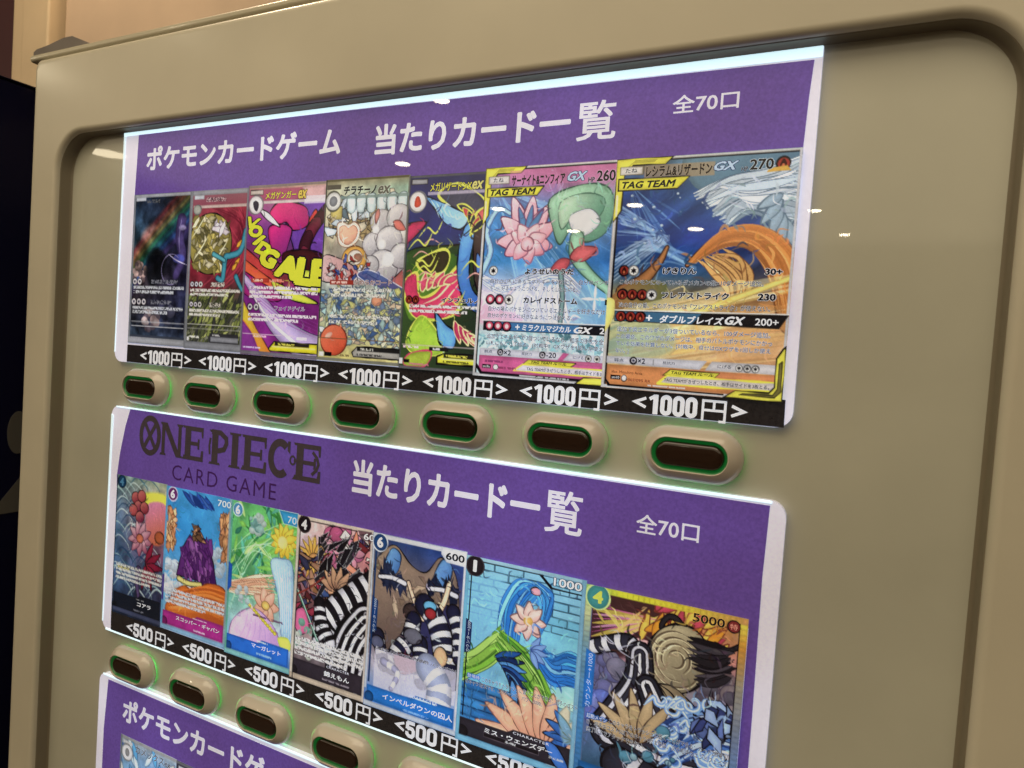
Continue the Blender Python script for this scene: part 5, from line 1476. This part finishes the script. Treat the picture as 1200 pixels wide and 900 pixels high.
def serif_word():
    V, F = [], []

    def quad(a, b, c, d):
        k = len(V); V.extend([a, b, c, d]); F.append((k, k + 1, k + 2, k + 3))

    def strokes(segs, w):
        v, f_ = stroke_poly(segs, w); k = len(V); V.extend(v); F.extend([tuple(i + k for i in q) for q in f_])

    def bar(x, y0, y1, w, ser=True, h=.0065):
        quad((x - w / 2, y0), (x + w / 2, y0), (x + w / 2, y1), (x - w / 2, y1))
        if ser:
            for yy, s in ((y0, 1), (y1, -1)):
                quad((x - w * .95, yy), (x + w * .95, yy), (x + w * .80, yy + s * h * .55), (x - w * .80, yy + s * h * .55))

    T0, B0 = .4385, .4880
    # ring with cross
    cu, cv = .0945, .4622
    strokes([arc(cu, cv, .0205, .0265, 0, 372, 30)], .0085)
    strokes([[(cu - .0135, cv - .020), (cu + .0135, cv + .020)]], .0068); strokes([[(cu + .0135, cv - .020), (cu - .0135, cv + .020)]], .0068)

    def letN(x0, x1):
        bar(x0 + .008, T0, B0, .0072); bar(x1 - .008, T0, B0, .0072)
        quad((x0 + .004, T0), (x0 + .016, T0), (x1 - .0045, B0), (x1 - .015, B0))

    def letE(x0, x1, m=True):
        w = .0125
        bar(x0 + .013, T0, B0, w)
        quad((x0 + .004, T0), (x1 - .003, T0), (x1 - .003, T0 + .0065), (x0 + .01, T0 + .0065))
        quad((x1 - .0065, T0), (x1 - .001, T0), (x1 - .001, T0 + .015), (x1 - .004, T0 + .015))
        quad((x0 + .004, B0 - .0065), (x1 - .002, B0 - .0065), (x1 - .002, B0), (x0 + .004, B0))
        quad((x1 - .0045, B0 - .016), (x1, B0 - .016), (x1, B0), (x1 - .0065, B0))
        c = (T0 + B0) / 2
        quad((x0 + .013, c - .0028), (x1 - .010, c - .0028), (x1 - .010, c + .0028), (x0 + .013, c + .0028))
        quad((x1 - .0125, c - .0075), (x1 - .0085, c - .0075), (x1 - .0085, c + .0075), (x1 - .0125, c + .0075))

    letN(.1170, .1690); letE(.1660, .2120)
    # P with a hooked bowl
    bar(.2355, T0, B0, .0125)
    strokes([[(.228, T0 + .003), (.246, T0 + .003), (.2575, T0 + .010), (.2585, T0 + .017), (.254, T0 + .026), (.243, T0 + .029), (.236, T0 + .029)]], .0075)
    strokes([[(.226, T0 + .012), (.224, T0 + .024), (.2255, T0 + .036)]], .004)
    bar(.2755, T0, B0, .0125)
    letE(.2870, .3365)
    strokes([arc(.3610, (T0 + B0) / 2, .0165, .0215, -48, -310, 22)], .0105)
    quad((.3740, T0), (.3790, T0), (.3790, T0 + .017), (.3740, T0 + .013))
    letE(.3835, .4330)
    # small anchor across the last letter
    strokes([[(.386, .463), (.4235, .463)]], .0040); strokes([arc(.384, .463, .0045, .0055, 0, 372, 12)], .0028)
    strokes([[(.418, .448), (.426, .455), (.429, .463), (.426, .471), (.418, .478)]], .0045)
    return link("heading_emblem", glyph_mesh("heading_emblem", V, F, YH * 1), p2, print_mat("heading_black", LK, mottle=.1))


serif_word()

# ------------------------------------------------------------------ lettering on the cards
BK, WH, DK = (24, 20, 24), (226, 224, 226), (50, 44, 60)
OW = ((222, 222, 222), .022)     # pale outline
OB = ((20, 18, 26), .03)
YL = (228, 216, 70)
# large card
CT('c7', "stage_text", "たね", (.055, .043, .125, .062), (60, 56, 60), bold=.01)
CT('c7', "title_text", "レシラム&リザードン", (.177, .037, .546, .086), BK, bold=.042, out=((214, 190, 150), .016))
CT('c7', "emblem_text", "GX", (.556, .036, .684, .073), (176, 196, 214), bold=.035, shear=.35, out=((24, 40, 80), .05))
CT('c7', "number_text", "HP", (.700, .063, .734, .081), BK, bold=.03, out=OW)
CT('c7', "number_text", "270", (.742, .035, .863, .078), BK, bold=.03, out=((196, 206, 206), .03))
CT('c7', "banner_text", "TAG TEAM", (.040, .099, .353, .129), BK, bold=.035, shear=.25)
CT('c7', "move_text", "げきりん", (.316, .470, .504, .499), BK, bold=.046, out=((232, 232, 232), .045))
CT('c7', "number_text", "30+", (.862, .472, .950, .498), BK, bold=.046, out=((232, 232, 232), .045))
CT('c7', "body_text", "このポケモンにのっているダメカンの数×10ダメージ追加。", (.069, .523, .861, .545), BK, bold=.012, out=((230, 230, 232), .034))
CT('c7', "move_text", "フレアストライク", (.319, .573, .689, .602), BK, bold=.046, out=((232, 232, 232), .045))
CT('c7', "number_text", "230", (.836, .573, .927, .601), BK, bold=.046, out=((232, 232, 232), .045))
CT('c7', "body_text", "次の自分の番、このポケモンは「フレアストライク」が使えない。", (.073, .622, .903, .645), BK, bold=.012, out=((230, 230, 232), .034))
CT('c7', "move_text", "+", (.240, .674, .276, .699), WH, bold=.03)
CT('c7', "move_text", "ダブルブレイズ", (.319, .672, .670, .706), WH, bold=.03, shear=.12)
CT('c7', "emblem_text", "GX", (.676, .668, .782, .703), WH, bold=.04, shear=.3)
CT('c7', "number_text", "200+", (.833, .672, .951, .701), WH, bold=.02)
for i, (s, x1) in enumerate((("追加で炎エネルギーが3個ついているなら、100ダメージ追加。", .916), ("この場合、このワザのダメージは、相手のバトルポケモンにかかっ", .927),
                             ("ている効果を計算しない。[対戦中、自分はGXワザを1回しか使え", .923), ("ない。]", .152))):
    CT('c7', "body_text", s, (.074, .727 + .032 * i, x1, .750 + .032 * i), (60, 76, 110), bold=.012, out=((230, 230, 232), .034))
CT('c7', "body_text", "弱点", (.070, .868, .127, .882), BK)
CT('c7', "number_text", "×2", (.212, .862, .254, .885), BK, bold=.015)
CT('c7', "body_text", "抵抗力", (.356, .868, .424, .881), BK)
CT('c7', "body_text", "にげる", (.658, .867, .728, .882), BK)
CT('c7', "body_text", "Illus. Mitsuhiro Arita", (.061, .921, .243, .933), (90, 40, 24))
CT('c7', "banner_text", "TAG TEAM ルール", (.408, .906, .640, .920), BK, bold=.02, shear=.2)
CT('c7', "body_text", "TAG TEAMがきぜつしたとき、相手はサイドを3枚とる。", (.370, .937, .931, .954), BK, bold=.006)
CT('c7', "number_text", "sm10", (.063, .946, .108, .957), WH); CT('c7', "number_text", "007/095 RR", (.161, .952, .293, .964), (110, 40, 30))
# sixth card
CT('c6', "stage_text", "たね", (.070, .050, .150, .070), (60, 56, 60), bold=.01)
CT('c6', "title_text", "サーナイト&ニンフィア", (.215, .043, .623, .094), BK, bold=.042, out=((206, 150, 170), .016))
CT('c6', "emblem_text", "GX", (.642, .040, .784, .083), (176, 200, 222), bold=.035, shear=.35, out=((24, 40, 80), .05))
CT('c6', "number_text", "HP", (.793, .070, .840, .091), BK, bold=.03, out=OW)
CT('c6', "number_text", "260", (.852, .042, .984, .091), BK, bold=.03, out=((214, 180, 200), .03))
CT('c6', "banner_text", "TAG TEAM", (.049, .103, .410, .134), BK, bold=.035, shear=.25)
CT('c6', "move_text", "ようせいのうた", (.367, .480, .734, .508), BK, bold=.046, out=((232, 232, 232), .045))
CT('c6', "body_text", "自分の山札にあるエネルギーを2枚まで、自分のベンチ", (.098, .530, .991, .552), DK, bold=.010, out=((230, 230, 232), .034))
CT('c6', "body_text", "モンに好きなようにつける。そして山札を切る。", (.097, .564, .774, .586), DK, bold=.010, out=((230, 230, 232), .034))
CT('c6', "move_text", "カレイドストーム", (.370, .613, .777, .642), BK, bold=.046, out=((232, 232, 232), .045))
CT('c6', "number_text", "1", (.972, .616, .995, .640), BK, bold=.02)
CT('c6', "body_text", "自分の場のポケモンについているエネルギーを好きなだけ", (.096, .660, .978, .684), DK, bold=.010, out=((230, 230, 232), .034))
CT('c6', "body_text", "自分のポケモンに好きなようにつけ替える。", (.094, .693, .749, .716), DK, bold=.010, out=((230, 230, 232), .034))
CT('c6', "move_text", "+", (.322, .744, .356, .768), WH, bold=.03)
CT('c6', "move_text", "ミラクルマジカル", (.375, .742, .745, .771), WH, bold=.03, shear=.12)
CT('c6', "emblem_text", "GX", (.765, .742, .900, .772), WH, bold=.04, shear=.3)
CT('c6', "number_text", "2", (.950, .742, .985, .770), WH, bold=.02)
CT('c6', "body_text", "追加でエネルギーが3個ついているなら、相手の手札を全", (.098, .792, .985, .817), DK, bold=.010, out=((230, 230, 232), .034))
CT('c6', "body_text", "山札にもどして切る。[対戦中、GXワザを1回しか使え", (.096, .826, .985, .850), DK, bold=.010, out=((230, 230, 232), .034))
CT('c6', "body_text", "弱点", (.085, .872, .150, .886), BK); CT('c6', "number_text", "×2", (.245, .868, .301, .892), BK, bold=.015)
CT('c6', "body_text", "抵抗力", (.385, .872, .465, .886), BK); CT('c6', "number_text", "-20", (.575, .866, .649, .890), BK, bold=.015)
CT('c6', "body_text", "にげる", (.775, .874, .850, .888), BK)
CT('c6', "banner_text", "TAG TEAM ルール", (.462, .909, .730, .922), BK, bold=.02, shear=.2)
CT('c6', "body_text", "TAG TEAMがきぜつしたとき、相手はサイドを3", (.432, .939, .985, .957), BK, bold=.006)
CT('c6', "number_text", "sm9a", (.082, .945, .138, .957), WH)
# other upper cards
CT('c5', "title_text", "メガリザードンX", (.201, .042, .576, .087), YL, bold=.012, out=((30, 26, 40), .05))
CT('c5', "emblem_text", "ex", (.580, .044, .679, .085), (206, 200, 120), bold=.03, shear=.25, out=OB)
CT('c5', "move_text", "インフェルノX", (.364, .624, .760, .650), BK, bold=.046, out=((232, 232, 232), .045))
CT('c4', "title_text", "チラチーノ", (.230, .042, .620, .088), BK, bold=.042, out=((190, 196, 180), .016))
CT('c4', "emblem_text", "ex", (.640, .048, .783, .092), (90, 90, 80), bold=.03, shear=.25, out=((196, 196, 180), .03))
CT('c4', "move_text", "なめらかコート", (.415, .550, .860, .577), (110, 30, 26), bold=.01, out=((226, 214, 206), .05))
CT('c4', "move_text", "エナジーピック", (.436, .706, .881, .736), (60, 50, 56), bold=.01, out=OW)
CT('c3', "title_text", "メガゲンガー", (.236, .043, .636, .084), YL, bold=.012, out=((60, 26, 36), .05))
CT('c3', "emblem_text", "ex", (.660, .040, .770, .090), (206, 180, 80), bold=.03, shear=.25, out=((60, 50, 30), .05))
CT('c3', "move_text", "フェイドゲイル", (.429, .704, .822, .730), (60, 40, 70), bold=.01, out=((222, 214, 226), .05))
for ch, bx, rot in (("V", (.010, .180, .190, .252), .30), ("O", (.030, .232, .220, .305), .22), ("I", (.085, .292, .270, .352), .62), ("D", (.115, .325, .345, .410), .55),
                    ("G", (.200, .372, .470, .490), .45), ("A", (.395, .412, .700, .560), .25), ("L", (.660, .420, .905, .590), .12), ("E", (.860, .430, 1.10, .590), .05)):
    CT('c3', "slogan_text", ch, bx, (206, 208, 60), bold=.03 if ch == 'V' else .075, rot=-rot, out=((26, 20, 30), .05))
# lower row
for k, s, bx in (('d1', '4', (.065, .018, .145, .075)), ('d2', '6', (.070, .020, .140, .080)), ('d3', '6', (.068, .026, .140, .088)), ('d4', '4', (.055, .020, .135, .082)),
                 ('d5', '6', (.050, .020, .120, .082)), ('d6', '1', (.062, .018, .096, .082)), ('d7', '4', (.048, .020, .118, .084))):
    CT(k, "cost_text", s, bx, (206, 214, 90) if k == 'd7' else ((70, 120, 150) if k == 'd1' else (230, 230, 236)), bold=.045)
CT('d2', "power_text", "7000", (.795, .020, 1.06, .064), (206, 222, 236), bold=.02, out=((50, 90, 150), .03))
CT('d3', "power_text", "7000", (.855, .028, 1.12, .072), (206, 226, 236), bold=.01)
CT('d4', "power_text", "6000", (.881, .024, 1.16, .062), WH, bold=.02, out=((60, 40, 50), .04))
CT('d5', "power_text", "600", (.790, .024, .979, .064), (30, 28, 34), bold=.025)
CT('d6', "power_text", "1000", (.745, .018, .968, .060), WH, bold=.02, out=((30, 40, 60), .04))
CT('d7', "power_text", "5000", (.683, .024, .871, .064), BK, bold=.02, out=((214, 170, 90), .03))
CT('d7', "badge_text", "特", (.900, .036, .944, .062), (222, 150, 130), bold=.01)
CT('d1', "name_text", "コアラ", (.525, .873, .799, .902), WH, bold=.025)
CT('d2', "name_text", "スコッパー・ギャバン", (.249, .881, .914, .912), WH, bold=.025, out=((90, 20, 80), .02))
CT('d3', "name_text", "マーガレット", (.422, .878, .860, .908), WH, bold=.025)
CT('d4', "name_text", "錦えもん", (.473, .890, .807, .922), WH, bold=.025)
CT('d5', "name_text", "インペルダウンの囚人", (.213, .898, .962, .932), WH, bold=.025)
CT('d6', "name_text", "ミス・ウェンズデー", (.256, .884, .828, .912), WH, bold=.025)
for k in ('d4', 'd5', 'd6'):
    CT(k, "kind_text", "CHARACTER", (.50, .856, .80, .870), (206, 206, 214), bold=.02, spacing=1.2)
CT('d6', "kind_text", "B・W", (.450, .918, .530, .931), (206, 206, 206))
CT('d5', "kind_text", "インペルダウン", (.44, .948, .72, .960), (160, 196, 230))
CT('d5', "body_text", "ルール上、このカードはデッキに何枚でも入れることができる", (.115, .643, .971, .662), (30, 28, 44), bold=.002, out=((206, 206, 216), .04))
CT('d6', "tag_text", "登場時", (.075, .626, .185, .646), WH, out=((40, 110, 190), .2))
for i, s in enumerate(("このキャラをトラッシュに置くことができる：相手のコスト", "のキャラ1枚までを、このターン中、パワー-3000。")):
    CT('d6', "body_text", s, (.205 if i == 0 else .062, .624 + .034 * i, 1.0 if i == 0 else .72, .650 + .034 * i), (30, 24, 34), bold=.006, out=((232, 232, 236), .03))
CT('d7', "tag_text", "起動メイン", (.065, .630, .200, .652), WH, out=((40, 100, 170), .2))
for i, (s, a, b) in enumerate((("このキャラをトラッシュに置くことができる：カード2枚を引", .215, .945), ("き、相手のコスト5以下のキャラ1枚までは、次の相手のエンドフェイズ", .068, .945), ("終了時までアタックできない。", .068, .45))):
    CT('d7', "body_text", s, (a, .626 + .034 * i, b, .652 + .034 * i), (26, 22, 34), bold=.006, out=((230, 230, 236), .03))
for k, s, bx in (('d5', "カウンター+2000", (.055, .375, .085, .570)), ('d6', "カウンター+2000", (.046, .345, .075, .515)), ('d7', "カウンター+1000", (.045, .335, .080, .600))):
    CT(k, "counter_text", s, bx, (190, 206, 226), rot=math.pi / 2)
CT('e1', "title_text", "カメックスex", (.28, .030, .90, .085), (40, 40, 50), bold=.01, out=OW)


# ------------------------------------------------------------------ build all lettering in one go
def ringpts(n):
    return [(math.cos(2 * math.pi * (k + .5) / n), math.sin(2 * math.pi * (k + .5) / n)) for k in range(n)]


def build_text():
    """every string once as a glyph mesh; heavier strokes and outlines are shifted copies a few microns apart"""
    objs = []
    for t in TEXTS:
        c = bpy.data.curves.new("lettering", 'FONT')
        c.body = t['s']
        c.size = 1
        c.offset = min(t['bold'], 0)
        c.resolution_u = 3 if t['name'] in ('heading_text', 'slogan_text', 'number_text', 'power_text', 'cost_text') else 2
        c.space_character = t['sp']
        c.fill_mode = 'FRONT'
        o = bpy.data.objects.new("lettering", c)
        COL.objects.link(o)
        objs.append((t, o))
    dg = bpy.context.evaluated_depsgraph_get()
    dg.update()
    jobs = []
    for t, o in objs:
        me = bpy.data.meshes.new_from_object(o.evaluated_get(dg))
        n = len(me.vertices)
        co = np.empty(n * 3); me.vertices.foreach_get("co", co); co = co.reshape(-1, 3)
        fc = [tuple(p.vertices) for p in me.polygons]
        bpy.data.meshes.remove(me)
        jobs.append((t, co, fc))
    for t, o in objs:
        c = o.data
        bpy.data.objects.remove(o); bpy.data.curves.remove(c)
    for t, co, fc in jobs:
        n = len(co)
        c_, s_ = math.cos(t['rot']), math.sin(t['rot'])
        u0, v0, u1, v1 = t['bx']

        def place(dx, dy):
            X, Y_ = co[:, 0] + dx, co[:, 1] + dy
            X = X + t['shear'] * Y_
            return X * c_ - Y_ * s_, X * s_ + Y_ * c_
        X, Y_ = place(0, 0)
        bo = max(t['bold'], 0)
        x0, x1, y0_, y1_ = X.min() - bo, X.max() + bo, Y_.min() - bo, Y_.max() + bo
        ku = (u1 - u0) / (x1 - x0); kv = (v1 - v0) / (y1_ - y0_)
        layers = [(0, [(0, 0)] if bo < .004 else [(a * bo, b * bo) for a, b in ringpts(8 if bo > .02 else 4)] + [(0, 0)])]
        if t['out']:
            ro = bo + t['out'][1]
            layers.append((1, [(a * ro, b * ro) for a, b in ringpts(8 if ro > .035 else 4)]))
        for lay, shifts in layers:
            V, F = [], []
            for k, (dx, dy) in enumerate(shifts):
                X, Y_ = place(dx, dy)
                U = u0 + (X - x0) * ku; Vv = v1 - (Y_ - y0_) * kv
                yy = t['y'] + (.00007 if lay else 0) + 5e-6 * k
                b0 = len(V) * n
                V.append(np.stack([U * S, np.full(n, yy), -Vv * S], -1))
                F += [tuple(i + b0 for i in q) for q in fc]
            nm = t['name'] if lay == 0 else t['name'].replace("_text", "_outline")
            me = bpy.data.meshes.new(nm)
            me.from_pydata(np.vstack(V).tolist(), [], F)
            me.update()
            link(nm, me, t['parent'], ink(t['out'][0] if lay else t['col']))


build_text()
print("objects", len(bpy.data.objects), "tris", sum(len(o.data.loop_triangles) or len(o.data.polygons) for o in bpy.data.objects if o.type == 'MESH'))
